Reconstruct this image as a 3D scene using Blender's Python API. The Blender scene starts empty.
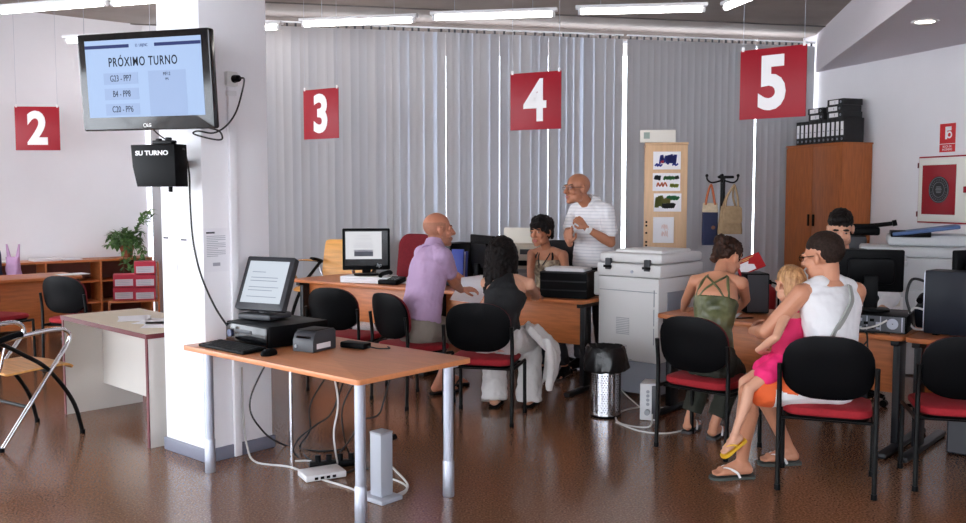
import bpy, bmesh, math, random
from mathutils import Vector, Matrix, Euler, noise
random.seed(11)
SC = bpy.context.scene
COL = SC.collection
V3 = Vector
PI = math.pi

# ------------------------------------------------------------------ camera
F_PX, CAM_H, PITCH = 930.0, 1.62, math.atan((261.5 - 193) / 930.0)
cam = bpy.data.cameras.new('camera'); cam.sensor_width = 36.0; cam.lens = F_PX / 966 * 36.0
cam.clip_start = 0.05
camo = bpy.data.objects.new('camera', cam); COL.objects.link(camo)
camo.location = (0, 0, CAM_H); camo.rotation_euler = (PI / 2 - PITCH, 0, 0)
SC.camera = camo

def at(x, y, Y):
    """point of the room at distance Y that the photo shows at (x, y)"""
    a, b = (x - 483) / F_PX, (261.5 - y) / F_PX
    c, s = math.cos(PITCH), math.sin(PITCH)
    d = V3((a, c + b * s, -s + b * c)); t = Y / d.y
    return V3((d.x * t, Y, CAM_H + d.z * t))

# ------------------------------------------------------------------ materials
def lin(c):
    return tuple(((v / 12.92) if v <= 0.04045 else ((v + 0.055) / 1.055) ** 2.4) for v in (q / 255 for q in c))

MATS = {}
def mat(name, rgb, rough=0.5, metal=0.0, var=0.0, scale=8.0, bump=0.0, bscale=60.0, spec=0.5, emit=0.0, coat=0.0, stretch=None, rgb2=None, sheen=0.0):
    if name in MATS: return MATS[name]
    m = bpy.data.materials.new(name); m.use_nodes = True
    nt = m.node_tree; b = nt.nodes['Principled BSDF']
    col = lin(rgb) + (1,)
    b.inputs['Base Color'].default_value = col
    b.inputs['Roughness'].default_value = rough; b.inputs['Metallic'].default_value = metal
    b.inputs['Specular IOR Level'].default_value = spec
    b.inputs['Coat Weight'].default_value = coat
    b.inputs['Sheen Weight'].default_value = sheen
    if emit: 
        b.inputs['Emission Color'].default_value = col; b.inputs['Emission Strength'].default_value = emit
        if emit < 2: b.inputs['Base Color'].default_value = tuple(v * 0.12 for v in col[:3]) + (1,)
    if var or bump or rgb2:
        tc = nt.nodes.new('ShaderNodeTexCoord'); mp = nt.nodes.new('ShaderNodeMapping')
        nt.links.new(tc.outputs['Object'], mp.inputs['Vector'])
        if stretch: mp.inputs['Scale'].default_value = stretch
    if var or rgb2:
        n = nt.nodes.new('ShaderNodeTexNoise'); n.inputs['Scale'].default_value = scale; n.inputs['Detail'].default_value = 6
        nt.links.new(mp.outputs['Vector'], n.inputs['Vector'])
        r = nt.nodes.new('ShaderNodeValToRGB')
        c2 = lin(rgb2) + (1,) if rgb2 else tuple(min(1, v * (1 + var)) for v in col[:3]) + (1,)
        c1 = col if rgb2 else tuple(v * (1 - var) for v in col[:3]) + (1,)
        r.color_ramp.elements[0].position = 0.35; r.color_ramp.elements[1].position = 0.65
        r.color_ramp.elements[0].color = c1; r.color_ramp.elements[1].color = c2
        nt.links.new(n.outputs['Fac'], r.inputs['Fac']); nt.links.new(r.outputs['Color'], b.inputs['Base Color'])
    if bump:
        n2 = nt.nodes.new('ShaderNodeTexNoise'); n2.inputs['Scale'].default_value = bscale; n2.inputs['Detail'].default_value = 4
        nt.links.new(mp.outputs['Vector'], n2.inputs['Vector'])
        bp = nt.nodes.new('ShaderNodeBump'); bp.inputs['Strength'].default_value = bump; bp.inputs['Distance'].default_value = 0.01
        nt.links.new(n2.outputs['Fac'], bp.inputs['Height']); nt.links.new(bp.outputs['Normal'], b.inputs['Normal'])
    MATS[name] = m
    return m

def M_floor():
    m = bpy.data.materials.new('terrazzo_floor'); m.use_nodes = True; nt = m.node_tree; b = nt.nodes['Principled BSDF']
    tc = nt.nodes.new('ShaderNodeTexCoord')
    n1 = nt.nodes.new('ShaderNodeTexNoise'); n1.inputs['Scale'].default_value = 90; n1.inputs['Detail'].default_value = 3
    v = nt.nodes.new('ShaderNodeTexVoronoi'); v.inputs['Scale'].default_value = 55
    n2 = nt.nodes.new('ShaderNodeTexNoise'); n2.inputs['Scale'].default_value = 1.2; n2.inputs['Detail'].default_value = 3
    for n in (n1, v, n2): nt.links.new(tc.outputs['Object'], n.inputs['Vector'])
    r = nt.nodes.new('ShaderNodeValToRGB')
    e = r.color_ramp.elements
    e[0].position = 0.3; e[0].color = lin((98, 66, 47)) + (1,)
    e[1].position = 0.72; e[1].color = lin((160, 118, 90)) + (1,)
    x = r.color_ramp.elements.new(0.52); x.color = lin((126, 88, 65)) + (1,)
    nt.links.new(n1.outputs['Fac'], r.inputs['Fac'])
    r2 = nt.nodes.new('ShaderNodeValToRGB'); r2.color_ramp.elements[0].position = 0.0; r2.color_ramp.elements[1].position = 0.35
    r2.color_ramp.elements[0].color = (0.45, 0.42, 0.4, 1); r2.color_ramp.elements[1].color = (1, 1, 1, 1)
    nt.links.new(v.outputs['Distance'], r2.inputs['Fac'])
    mx = nt.nodes.new('ShaderNodeMix'); mx.data_type = 'RGBA'; mx.blend_type = 'MULTIPLY'; mx.inputs['Factor'].default_value = 0.35
    nt.links.new(r.outputs['Color'], mx.inputs['A']); nt.links.new(r2.outputs['Color'], mx.inputs['B'])
    nt.links.new(mx.outputs['Result'], b.inputs['Base Color'])
    rr = nt.nodes.new('ShaderNodeMapRange'); rr.inputs['To Min'].default_value = 0.13; rr.inputs['To Max'].default_value = 0.22
    nt.links.new(n2.outputs['Fac'], rr.inputs['Value']); nt.links.new(rr.outputs['Result'], b.inputs['Roughness'])
    b.inputs['Specular IOR Level'].default_value = 0.55
    bp = nt.nodes.new('ShaderNodeBump'); bp.inputs['Strength'].default_value = 0.03; bp.inputs['Distance'].default_value = 0.01
    nt.links.new(n2.outputs['Fac'], bp.inputs['Height']); nt.links.new(bp.outputs['Normal'], b.inputs['Normal'])
    return m

def M_slat(nm='blind_fabric', tr=0.10, tc_=(150, 158, 172)):
    m = bpy.data.materials.new(nm); m.use_nodes = True; nt = m.node_tree
    b = nt.nodes['Principled BSDF']; out = nt.nodes['Material Output']
    b.inputs['Base Color'].default_value = lin((188, 187, 190)) + (1,); b.inputs['Roughness'].default_value = 0.8
    t = nt.nodes.new('ShaderNodeBsdfTranslucent'); t.inputs['Color'].default_value = lin(tc_) + (1,)
    mx = nt.nodes.new('ShaderNodeMixShader'); mx.inputs['Fac'].default_value = tr
    nt.links.new(b.outputs[0], mx.inputs[1]); nt.links.new(t.outputs[0], mx.inputs[2]); nt.links.new(mx.outputs[0], out.inputs['Surface'])
    return m

def M_glass():
    m = bpy.data.materials.new('window_glass'); m.use_nodes = True; nt = m.node_tree
    out = nt.nodes['Material Output']; nt.nodes.remove(nt.nodes['Principled BSDF'])
    t = nt.nodes.new('ShaderNodeBsdfTransparent'); g = nt.nodes.new('ShaderNodeBsdfGlossy'); g.inputs['Roughness'].default_value = 0.02
    mx = nt.nodes.new('ShaderNodeMixShader'); mx.inputs['Fac'].default_value = 0.08
    nt.links.new(t.outputs[0], mx.inputs[1]); nt.links.new(g.outputs[0], mx.inputs[2]); nt.links.new(mx.outputs[0], out.inputs['Surface'])
    return m

def wood(name, rgb, stretch=(1.5, 14, 14), var=0.14, rough=0.4):
    return mat(name, rgb, rough, var=var, scale=3.0, stretch=stretch, bump=0.02, bscale=30)

WHITE = mat('white_plaster', (232, 230, 234), 0.75, var=0.015, scale=2, bump=0.05, bscale=120)
PILLAR = mat('white_pillar_paint', (240, 239, 243), 0.6, var=0.01, scale=2, bump=0.04, bscale=150)
CEIL = mat('grey_concrete', (146, 136, 130), 0.85, var=0.10, scale=1.6, bump=0.15, bscale=25)
BASEB = mat('grey_baseboard', (122, 124, 140), 0.5)
TUBE = mat('lit_tube', (255, 248, 244), 0.4, emit=9.0)
DOWNL = mat('lit_downlight', (255, 240, 225), 0.4, emit=14.0)
LAMPW = mat('lamp_housing', (225, 225, 228), 0.4)
BLACKP = mat('black_plastic', (6, 6, 8), 0.45, bump=0.03, bscale=300, spec=0.09)
BLACKG = mat('black_gloss', (10, 10, 13), 0.12)
DARKG = mat('dark_grey_plastic', (52, 53, 58), 0.45)
GREYP = mat('grey_plastic', (150, 152, 158), 0.45)
CHROME = mat('chrome', (215, 215, 222), 0.12, 1.0)
STEEL = mat('satin_steel', (178, 182, 194), 0.42, 0.7)
BLACKM = mat('black_metal', (5, 5, 6), 0.4, spec=0.18)
REDF = mat('red_fabric', (152, 18, 31), 0.85, var=0.10, scale=60, bump=0.12, bscale=400)
DREDF = mat('dark_red_fabric', (120, 22, 34), 0.9, var=0.12, scale=50, bump=0.12, bscale=400)
REDS = mat('red_sign', (154, 14, 34), 0.45, spec=0.3)
WHT = mat('white_vinyl', (238, 236, 236), 0.5)
PAPER = mat('paper', (235, 233, 236), 0.7)
INK = mat('ink', (60, 60, 68), 0.7)
INKL = mat('pale_ink', (168, 168, 178), 0.7)
TABLEW = wood('beech_table', (214, 138, 90), var=0.06)
DESKW = wood('cherry_desk', (194, 114, 64))
CABW = wood('cherry_cabinet', (166, 92, 42), (14, 14, 1.5))
CREAMW = mat('cream_laminate', (208, 203, 197), 0.5, var=0.02, scale=3)
MAROON = mat('maroon_edge', (98, 24, 34), 0.45)
PLY = wood('beech_plywood', (222, 160, 84))
BIRCH = wood('birch_panel', (214, 176, 138), (12, 12, 1.2), 0.06)
CWHITE = mat('copier_white', (222, 221, 220), 0.42, bump=0.01, bscale=200)
CGREY = mat('copier_grey', (142, 146, 156), 0.45)
CABLEB = mat('black_rubber', (14, 14, 16), 0.5)
CABLEW = mat('white_cable', (205, 203, 200), 0.5)
CARD = mat('binder_card', (22, 22, 25), 0.6, var=0.2, scale=40)
FLOOR = M_floor(); SLAT = M_slat(); SLAT2 = M_slat('blind_fabric_thin', 0.22); SLIT_STRIP = M_slat('slit_light_strip', 0.65, (180, 184, 192)); GLASS = M_glass()

# ------------------------------------------------------------------ mesh helper
class MB:
    def __init__(s): s.bm = bmesh.new(); s.mi = 0
    def _tag(s, n0):
        s.bm.faces.ensure_lookup_table()
        for f in s.bm.faces[n0:]: f.material_index = s.mi
    def box(s, c, size, rot=None, bev=0.0, seg=2):
        n0 = len(s.bm.faces)
        t = bmesh.new()
        bmesh.ops.create_cube(t, size=1.0)
        for v in t.verts: v.co = V3((v.co.x * size[0], v.co.y * size[1], v.co.z * size[2]))
        if bev: bmesh.ops.bevel(t, geom=list(t.edges), offset=min(bev, min(size) * 0.45), segments=seg, profile=0.5, affect='EDGES')
        M = Matrix.Translation(V3(c))
        if rot is not None: M = M @ (rot if isinstance(rot, Matrix) else Euler(rot).to_matrix()).to_4x4()
        return s.add(t, M, n0)
    def add(s, t, M, n0=None):
        if n0 is None: n0 = len(s.bm.faces)
        mp = {v: s.bm.verts.new(M @ v.co) for v in t.verts}
        for f in t.faces:
            try: s.bm.faces.new([mp[v] for v in f.verts])
            except ValueError: pass
        t.free(); s._tag(n0); return s
    def ell(s, c, r, R=None, u=18, v=12):
        t = bmesh.new(); bmesh.ops.create_uvsphere(t, u_segments=u, v_segments=v, radius=1.0)
        r = (r, r, r) if not hasattr(r, '__len__') else r
        M = Matrix.Translation(V3(c)) @ (R.to_4x4() if R is not None else Matrix()) @ Matrix.Diagonal((*r, 1))
        return s.add(t, M)
    def loft(s, rings, cap=True):
        n0 = len(s.bm.faces)
        vr = [[s.bm.verts.new(p) for p in r] for r in rings]
        n = len(vr[0])
        for a, b in zip(vr, vr[1:]):
            for i in range(n):
                try: s.bm.faces.new((a[i], a[(i + 1) % n], b[(i + 1) % n], b[i]))
                except ValueError: pass
        if cap:
            s.bm.faces.new(list(reversed(vr[0]))); s.bm.faces.new(vr[-1])
        s._tag(n0); return s
    def cyl(s, p0, p1, r0, r1=None, seg=20):
        r1 = r0 if r1 is None else r1
        p0, p1 = V3(p0), V3(p1)
        return s.loft([circle(p0, p1 - p0, r0, seg), circle(p1, p1 - p0, r1, seg)])
    def tube(s, pts, r, seg=10, sub=6, closed=False):
        P = spline([V3(p) for p in pts], sub) if sub > 1 and len(pts) > 2 else [V3(p) for p in pts]
        rr = r if hasattr(r, '__len__') else None
        rings = []; up = None
        for i, p in enumerate(P):
            d = (P[min(i + 1, len(P) - 1)] - P[max(i - 1, 0)]).normalized()
            if up is None:
                up = V3((0, 0, 1)) if abs(d.z) < 0.9 else V3((1, 0, 0))
            x = d.cross(up).normalized(); up = x.cross(d).normalized()
            rad = r if rr is None else rr[0] + (rr[1] - rr[0]) * i / (len(P) - 1)
            rings.append([p + (x * math.cos(2 * PI * k / seg) + up * math.sin(2 * PI * k / seg)) * rad for k in range(seg)])
        return s.loft(rings)
    def cap(s, p0, p1, r0, r1):
        s.ell(p0, r0); s.ell(p1, r1)
        return s.cyl(p0, p1, r0, r1, 14)
    def prism(s, poly, h, M=None, bev=0.0):
        """poly: xy outline, extruded along local z from 0 to h"""
        t = bmesh.new()
        vs = [t.verts.new((x, y, 0)) for x, y in poly]; f = t.faces.new(vs)
        g = bmesh.ops.extrude_face_region(t, geom=[f])
        for v in g['geom']:
            if isinstance(v, bmesh.types.BMVert): v.co.z += h
        bmesh.ops.recalc_face_normals(t, faces=list(t.faces))
        if bev:
            bmesh.ops.bevel(t, geom=[e for e in t.edges if abs(e.verts[0].co.z - e.verts[1].co.z) < 1e-6], offset=bev, segments=2, profile=0.5, affect='EDGES')
        return s.add(t, M or Matrix())
    def rev(s, prof, seg=28, M=None):
        M = M or Matrix()
        ring = len(prof) == 4 and abs(prof[0][0] - prof[-1][0]) < 1e-6
        if ring: prof = list(prof) + [prof[0]]
        return s.loft([[M @ V3((r * math.cos(2 * PI * k / seg), r * math.sin(2 * PI * k / seg), z)) for k in range(seg)] for r, z in prof], cap=not ring)
    def mesh(s, name):
        bmesh.ops.recalc_face_normals(s.bm, faces=list(s.bm.faces))
        me = bpy.data.meshes.new(name); s.bm.to_mesh(me); s.bm.free(); return me
    def build(s, name, m, parent=None, smooth=True, loc=None, rotz=0.0):
        me = s.mesh(name)
        for q in (m if isinstance(m, (list, tuple)) else [m]): me.materials.append(q)
        return obj(name, me, parent, smooth, loc, rotz)

def circle(c, d, r, seg=16):
    d = V3(d).normalized(); u = V3((0, 0, 1)) if abs(d.z) < 0.95 else V3((1, 0, 0))
    x = d.cross(u).normalized(); y = d.cross(x).normalized()
    return [V3(c) + (x * math.cos(2 * PI * k / seg) + y * math.sin(2 * PI * k / seg)) * r for k in range(seg)]

def spline(P, sub):
    out = []
    for i in range(len(P) - 1):
        a, b, c, d = P[max(i - 1, 0)], P[i], P[i + 1], P[min(i + 2, len(P) - 1)]
        for k in range(sub):
            t = k / sub
            out.append(0.5 * ((2 * b) + (c - a) * t + (2 * a - 5 * b + 4 * c - d) * t * t + (3 * b - a - 3 * c + d) * t ** 3))
    out.append(P[-1]); return out

def rrect(w, h, r, n=6):
    """rounded rectangle outline centred on 0"""
    pts = []
    for cx, cy, a0 in ((w / 2 - r, h / 2 - r, 0), (-w / 2 + r, h / 2 - r, 90), (-w / 2 + r, -h / 2 + r, 180), (w / 2 - r, -h / 2 + r, 270)):
        for k in range(n + 1):
            a = math.radians(a0 + 90 * k / n); pts.append((cx + r * math.cos(a), cy + r * math.sin(a)))
    return pts

def obj(name, me, parent=None, smooth=True, loc=None, rotz=0.0):
    o = bpy.data.objects.new(name, me); COL.objects.link(o)
    if smooth:
        me.polygons.foreach_set('use_smooth', [True] * len(me.polygons))
        try: me.set_sharp_from_angle(angle=math.radians(38))
        except Exception: pass
    if parent: o.parent = parent
    if loc is not None: o.location = loc
    if rotz: o.rotation_euler = (0, 0, rotz)
    return o

def tag(o, label, cat, group=None):
    o['label'] = label; o['category'] = cat
    if group: o['group'] = group
    return o

def thing(name, label, cat, loc=(0, 0, 0), rotz=0.0, group=None, rot=None):
    o = bpy.data.objects.new(name, None); COL.objects.link(o); o.empty_display_size = 0.1
    o.location = loc; o.rotation_euler = rot or (0, 0, rotz)
    return tag(o, label, cat, group)

def kids(o): return [c for c in COL.objects if c.parent == o]

def dup(root, loc=None, rotz=None, label=None, parent=None):
    c = root.copy(); COL.objects.link(c)
    if parent is not None: c.parent = parent
    if loc is not None: c.location = loc
    if rotz is not None: c.rotation_euler = (0, 0, rotz)
    if label: c['label'] = label
    for k in kids(root): dup(k, parent=c)
    return c

def struct(o): o['kind'] = 'structure'; return o

def text_mesh(body, size, bold=0.0, ext=0.001, spacing=1.0, shear=0.0):
    cu = bpy.data.curves.new('lettering', 'FONT'); cu.body = body; cu.size = size; cu.offset = bold; cu.extrude = ext
    cu.align_x = 'CENTER'; cu.align_y = 'CENTER'; cu.space_character = spacing; cu.shear = shear; cu.resolution_u = 4
    o = bpy.data.objects.new('lettering', cu); COL.objects.link(o)
    bpy.context.view_layer.update()
    me = bpy.data.meshes.new_from_object(o.evaluated_get(bpy.context.evaluated_depsgraph_get()))
    bpy.data.objects.remove(o); bpy.data.curves.remove(cu)
    return me

def lettering(body, size, m, parent, pos, rot=(PI / 2, 0, 0), name='lettering', sx=1.0, **k):
    me = text_mesh(body, size, **k); me.materials.clear(); me.materials.append(m)
    me.transform(Matrix.Translation(V3(pos)) @ Euler(rot).to_matrix().to_4x4() @ Matrix.Diagonal((sx, 1, 1, 1)))
    return obj(name, me, parent, smooth=False)

def ang(d):
    """rotz that turns local +Y to direction d"""
    return math.atan2(d[1], d[0]) - PI / 2

# ------------------------------------------------------------------ room shell
CZ = 3.75
def pane_wall(name, a, b, z0, z1, th, m, kind=True):
    """upright slab from plan point a to plan point b; thickness away from the room (to the left of a->b)"""
    a, b = V3((a[0], a[1], 0)), V3((b[0], b[1], 0)); d = (b - a); L = d.length; d.normalize(); n = V3((-d.y, d.x, 0))
    mb = MB(); mb.loft([[a + V3((0, 0, z)), b + V3((0, 0, z)), b + n * th + V3((0, 0, z)), a + n * th + V3((0, 0, z))] for z in (z0, z1)])
    o = mb.build(name, m, smooth=False)
    return struct(o) if kind else o

mb = MB(); mb.box((-0.5, 5.2, -0.05), (20, 19, 0.1)); struct(mb.build('floor', FLOOR, smooth=False))
mb = MB(); mb.box((-0.5, 5.2, CZ + 0.1), (20, 19, 0.2)); struct(mb.build('ceiling', CEIL, smooth=False))
mb = MB()
for k in range(7):
    mb.box((-0.5 , 2.0 + k * 1.8, CZ - 0.006), (20, 0.025, 0.012), rot=(0, 0, 0.22))
struct(mb.build('trim_1', mat('ceiling_joint', (96, 90, 88), 0.8), smooth=False))

# back wall line (behind the blinds) and its neighbours, plan points
BL, BR = V3((-3.34, 10.986, 0)), V3((4.51, 12.747, 0))
bd = (BR - BL).normalized(); bn = V3((-bd.y, bd.x, 0))
RW = V3((0.304, -1, 0)).normalized()
R2 = BR + RW * 15.5
LW0 = V3((-4.33, 12.0, 0)); LWd = V3((-0.77, -0.64, 0)).normalized()
LW1 = LW0 + LWd * 5.6
RB = V3((-3.26, 12.24, 0))

def lerp(a, b, t): return a + (b - a) * t
# main back wall: a low sill wall and a head strip, windows between
pane_wall('wall_back', BL + bn * 0.30, BR + bn * 0.30, 0, 0.12, 0.2, WHITE)
pane_wall('trim_2', BL + bn * 0.30, BR + bn * 0.30, 3.64, CZ, 0.2, CEIL)
pane_wall('wall_right', BR + RW * -0.6, R2, 0, CZ, 0.2, WHITE)
pane_wall('wall_left', LW1, LW0, 0, CZ, 0.2, WHITE)
pane_wall('wall_alcove', RB, BL - bn * 0.02, 0, CZ, 0.2, WHITE)
pane_wall('trim_3', LW0, RB, 3.66, CZ, 0.2, WHITE)
# glazing: back windows, alcove window
def window(name, a, b, z0, z1, n, off=0.42):
    a, b = V3(a), V3(b); d = (b - a).normalized(); nn = V3((-d.y, d.x, 0)); L = (b - a).length
    root = bpy.data.objects.new(name, None); COL.objects.link(root); root.location = (a + b) / 2; struct(root)
    rz = math.atan2(d.y, d.x); root.rotation_euler = (0, 0, rz)
    mb = MB()
    for k in range(n + 1):
        mb.box((-L / 2 + L * k / n, off, (z0 + z1) / 2), (0.07, 0.07, z1 - z0))
    for z in (z0 + 0.035, z1 - 0.02): mb.box((0, off, z), (L, 0.066, 0.05))
    mb.build('window_frame', LAMPW, root, smooth=False)
    for k in range(n):
        mb = MB(); mb.box((-L / 2 + L * (k + 0.5) / n, off, (z0 + z1) / 2), (L / n - 0.07, 0.008, z1 - z0 - 0.05)); mb.build('pane', GLASS, root, smooth=False)
    return root
window('window_1', BL, BR, 0.12, 3.65, 6)
window('window_2', LW0, RB, 0.0, 3.66, 1, 0.2)
# unseen glazing added to let daylight in, left of and behind the viewpoint
window('unseen_window_3', (LW1.x, -4.2, 0), (LW1.x, LW1.y, 0), 0.0, 3.6, 6, 0.0)
WX = 3.0  # right end of the unseen rear window, set to brighten the pillar's right face
window('unseen_window_4', (WX, -4.2, 0), (LW1.x, -4.2, 0), 0.9, 3.3, 5, 0.0)
mb = MB(); mb.box(((WX + LW1.x) / 2, -4.25, 0.45), (WX - LW1.x, 0.15, 0.9)); mb.box(((WX + LW1.x) / 2, -4.25, 3.53), (WX - LW1.x, 0.15, 0.44)); mb.box(((WX + R2.x) / 2 + 0.6, -4.25, CZ / 2), (R2.x - WX + 1.2, 0.15, CZ))
struct(mb.build('wall_front', WHITE, smooth=False))
# dropped ceiling along the right wall
e0 = V3((4.50, 12.74, 0)); e1 = e0 + V3((-0.184, -1, 0)) * 14.5
mb = MB(); mb.loft([[e0 + V3((0, 0, z)), e1 + V3((0, 0, z)), R2 + V3((0, 0, z)), BR + V3((0.02, 0, z))] for z in (3.245, CZ)])
struct(mb.build('trim_4', mat('soffit_paint', (214, 208, 214), 0.8), smooth=False))

# the square pillar
PU, PV = V3((-0.75, 0.66, 0)).normalized(), V3((0.66, 0.75, 0)).normalized()
PC = V3((-1.654, 5.491, 0)); PS = 0.47
pcen = PC + PU * PS / 2 + PV * PS / 2
prz = math.atan2(-PU.y, -PU.x)      # local +X runs along the right-hand edge of the left face
mb = MB(); mb.box((0, 0, CZ / 2), (PS, PS, CZ), bev=0.006); struct(mb.build('pillar', PILLAR, loc=pcen, rotz=prz))
mb = MB(); mb.box((0, 0, 0.04), (PS + 0.024, PS + 0.024, 0.08), bev=0.004); struct(mb.build('baseboard_pillar', BASEB, loc=pcen, rotz=prz))

# ------------------------------------------------------------------ vertical blinds
def blind(a, b, slits, label, zt=3.592, zb=0.06):
    lit = len(slits) > 4
    a, b = V3(a), V3(b); d = (b - a).normalized(); n = V3((-d.y, d.x, 0)); L = (b - a).length
    root = thing('vertical_blind', label, 'blind', a, math.atan2(d.y, d.x), 'vertical blinds on the back wall')
    mb = MB(); mb.box((L / 2, 0.0, zt + 0.050), (L, 0.035, 0.018)); mb.build('head_rail', mat('rail_white', (236, 238, 242), 0.4), root)
    cuts = [(0.0, 0.0)] + sorted(slits) + [(L, 0.0)]
    sl, ca = MB(), MB()
    ca.box((L / 2, 0, zt + 0.040), (L, 0.012, 0.004))
    for x, w in cuts[1:-1]:
        if w < 0.06:  # sheer strip added behind a narrow gap to imitate a slit of daylight
            h = 0.008 + w * 0.6; sl.mi = 2
            sl.loft([[V3((x - h, 0.016, z)), V3((x + h, 0.016, z)), V3((x + h, 0.0172, z)), V3((x - h, 0.0172, z))] for z in (zb, zt)])
    for (x0, w0), (x1, w1) in zip(cuts, cuts[1:]):
        s0, s1 = x0 + (w0 * 0.012 if w0 >= 0.06 or w0 == 0 else w0 * 0.45), x1 - (w1 * 0.012 if w1 >= 0.06 or w1 == 0 else w1 * 0.45)
        k = max(1, round((s1 - s0) / 0.098)); p = (s1 - s0) / k
        for i in range(k):
            l = s0 + i * p - (0.014 if i > 0 else 0); r = s0 + (i + 1) * p
            an = random.uniform(0.02, 0.07) * (1 if random.random() < 0.85 else 1.8)
            c = (l + r) / 2; hw = (r - l) / 2
            off = 0.002 if i % 2 else -0.002
            q = []
            for j in range(5):
                t = -1 + j / 2
                q.append(V3((c + hw * t * math.cos(an), off + hw * t * math.sin(an) + 0.0035 * (1 - t * t), 0)))
            rings = []
            for z in (zb, zt):
                rings.append([p_ + V3((0, 0, z)) for p_ in q] + [p_ + V3((0, 0.0012, z)) for p_ in reversed(q)])
            sl.mi = 1 if (lit and random.random() < 0.34) else 0
            sl.loft(rings)
            ca.box((c, 0, zt + 0.020), (0.024, 0.012, 0.042))
    s = sl.build('slats', [SLAT, SLAT2, SLIT_STRIP], root); c = ca.build('carrier_track', DARKG, root, smooth=False)
    return root
def wall_u(px, off=0.0):
    k = (px - 483) / F_PX * 1.0
    # plan point of the back wall line seen at column px: solve BL + bd*u = (k*Y, Y)
    return (k * BL.y - BL.x) / (bd.x - k * bd.y)
O = bn * -0.02
def blind_px(p0, p1, slits, label):
    u0, u1 = wall_u(p0), wall_u(p1)
    return blind(BL + O + bd * u0, BL + O + bd * u1, [(wall_u(p) - u0, w) for p, w in slits], label)
S1 = [(386, .008), (400, .012), (409, .022), (424, .022), (435.5, .05), (446, .08), (459, .012), (472, .016), (489, .018), (499, .09), (508, .012), (519, .016), (530, .010), (538, .016), (547, .12), (558, .02), (565, .014), (572, .02), (580, .05), (592, .02), (603, .014), (612, .012)]
blind_px(200, 620.6, S1, 'wide grey vertical blind with bright slits behind sign 3 and sign 4')
blind_px(624.4, 751.3, [], 'closed grey vertical blind behind the coat stand and the tall birch bookcase')
blind_px(752.7, 809.5, [], 'narrow closed grey vertical blind behind sign 5 next to the wooden cabinet')
ba = LW0 + (RB - LW0) * 0.06
blind(ba, RB - V3((0.02, 0.03, 0)), [], 'grey vertical blind seen just left of the white pillar above the plant', zt=3.54)
# ------------------------------------------------------------------ lights
def tube_lamp(p, q, label, wires=True):
    p, q = V3(p), V3(q); d = (q - p).normalized(); L = (q - p).length
    root = thing('ceiling_tube_light', label, 'ceiling light', (p + q) / 2, math.atan2(d.y, d.x), 'fluorescent tube lights under the ceiling')
    mb = MB(); mb.box((0, 0, 0.045), (L + 0.05, 0.085, 0.035), bev=0.006); mb.build('housing', LAMPW, root)
    mb = MB(); mb.cyl((-L / 2 + 0.02, 0, 0), (L / 2 - 0.02, 0, 0), 0.027, seg=14); mb.build('tube', TUBE, root)
    for s in (-1, 1):
        mb = MB(); mb.cyl((s * L / 2, 0, 0), (s * (L / 2 - 0.03), 0, 0), 0.031, seg=14); mb.build('end_cap', LAMPW, root)
        mb = MB(); mb.cyl((s * L * 0.32, 0, 0.06), (s * L * 0.32, 0, CZ - p.z), 0.003, seg=6); mb.build('wire', STEEL, root)
    return root
ZL = 3.45
def on_z(x, y, z=ZL):
    lo, hi = 2.0, 20.0
    for _ in range(50):
        m = (lo + hi) / 2
        if at(x, y, m).z < z: lo = m
        else: hi = m
    return at(x, y, lo)
tube_lamp(on_z(302, 24.5), on_z(415, 20), 'long lit tube light above and just left of sign 3')
tube_lamp(on_z(433, 18), on_z(555, 14), 'long lit tube light over the space between sign 3 and sign 4')
tube_lamp(on_z(578, 12), on_z(705, 9), 'long lit tube light over the space between sign 4 and sign 5')
a = on_z(725, 8); tube_lamp(a, a + V3((0.29, -1.25, 0)), 'lit tube light above sign 5, turned towards the viewer')
tube_lamp(on_z(0, 11.5), on_z(107, 3), 'nearest lit tube light at the top left, above the television')
a = on_z(112, 3.5); tube_lamp(a, a + V3((1.2, -0.4, 0)), 'tube light meeting the white pillar top, right of the nearest lit tube')
tube_lamp(at(66, 41, 10.6), at(66, 41, 10.6) + V3((1.25, -0.28, 0)), 'far lit tube light half hidden behind the television top corner')
tube_lamp(on_z(178, 33), on_z(280, 27), 'lit tube light whose end peeks out right of the white pillar')
p = on_z(925, 21, 3.243)
root = thing('downlight', 'round recessed lit downlight in the white dropped ceiling', 'ceiling light', p)
mb = MB(); mb.rev([(0.085, -0.001), (0.125, -0.003), (0.125, -0.012), (0.085, -0.010)]); mb.build('trim_ring', LAMPW, root)
mb = MB(); mb.cyl((0, 0, -0.002), (0, 0, -0.008), 0.086, seg=28); mb.build('diffuser', DOWNL, root)

# ------------------------------------------------------------------ hanging number signs
def sign(num, p, yaw, label, hang=True):
    root = thing('hanging_sign', label, 'sign', p, yaw, 'red numbered counter signs')
    S = 0.49
    mb = MB(); mb.box((0, 0, 0), (S, 0.006, S), bev=0.002); mb.build('panel', REDS, root)
    for s in (-1, 1):
        lettering(num, 0.50, WHT, root, (0, -0.0052 * s, -0.015), (PI / 2, 0, 0 if s > 0 else PI), bold=0.010 if num == '4' else 0.019, ext=0.001, sx=0.88)
    for s in (-1, 1):
        mb = MB(); mb.box((s * (S / 2 - 0.02), 0, S / 2 + 0.008), (0.02, 0.012, 0.035), bev=0.003); mb.build('clip', WHT, root)
        mb = MB(); mb.cyl((s * (S / 2 - 0.02), 0, S / 2 + 0.02), (s * (S / 2 - 0.02), 0, CZ - p[2]), 0.0016, seg=6); mb.build('wire', STEEL, root)
sign('2', at(37.5, 128.5, 10.6), math.radians(4), 'red hanging sign with a white 2 before the left wall')
sign('3', at(321, 114, 9.3), math.radians(-36), 'red hanging sign with a white 3 before the grey blinds')
sign('4', at(535.5, 101, 8.1), math.radians(-30), 'red hanging sign with a white 4 over the standing man')
sign('5', at(772.5, 83, 6.6), math.radians(-42), 'largest red hanging sign with a white 5 near the wooden cabinet')

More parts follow.
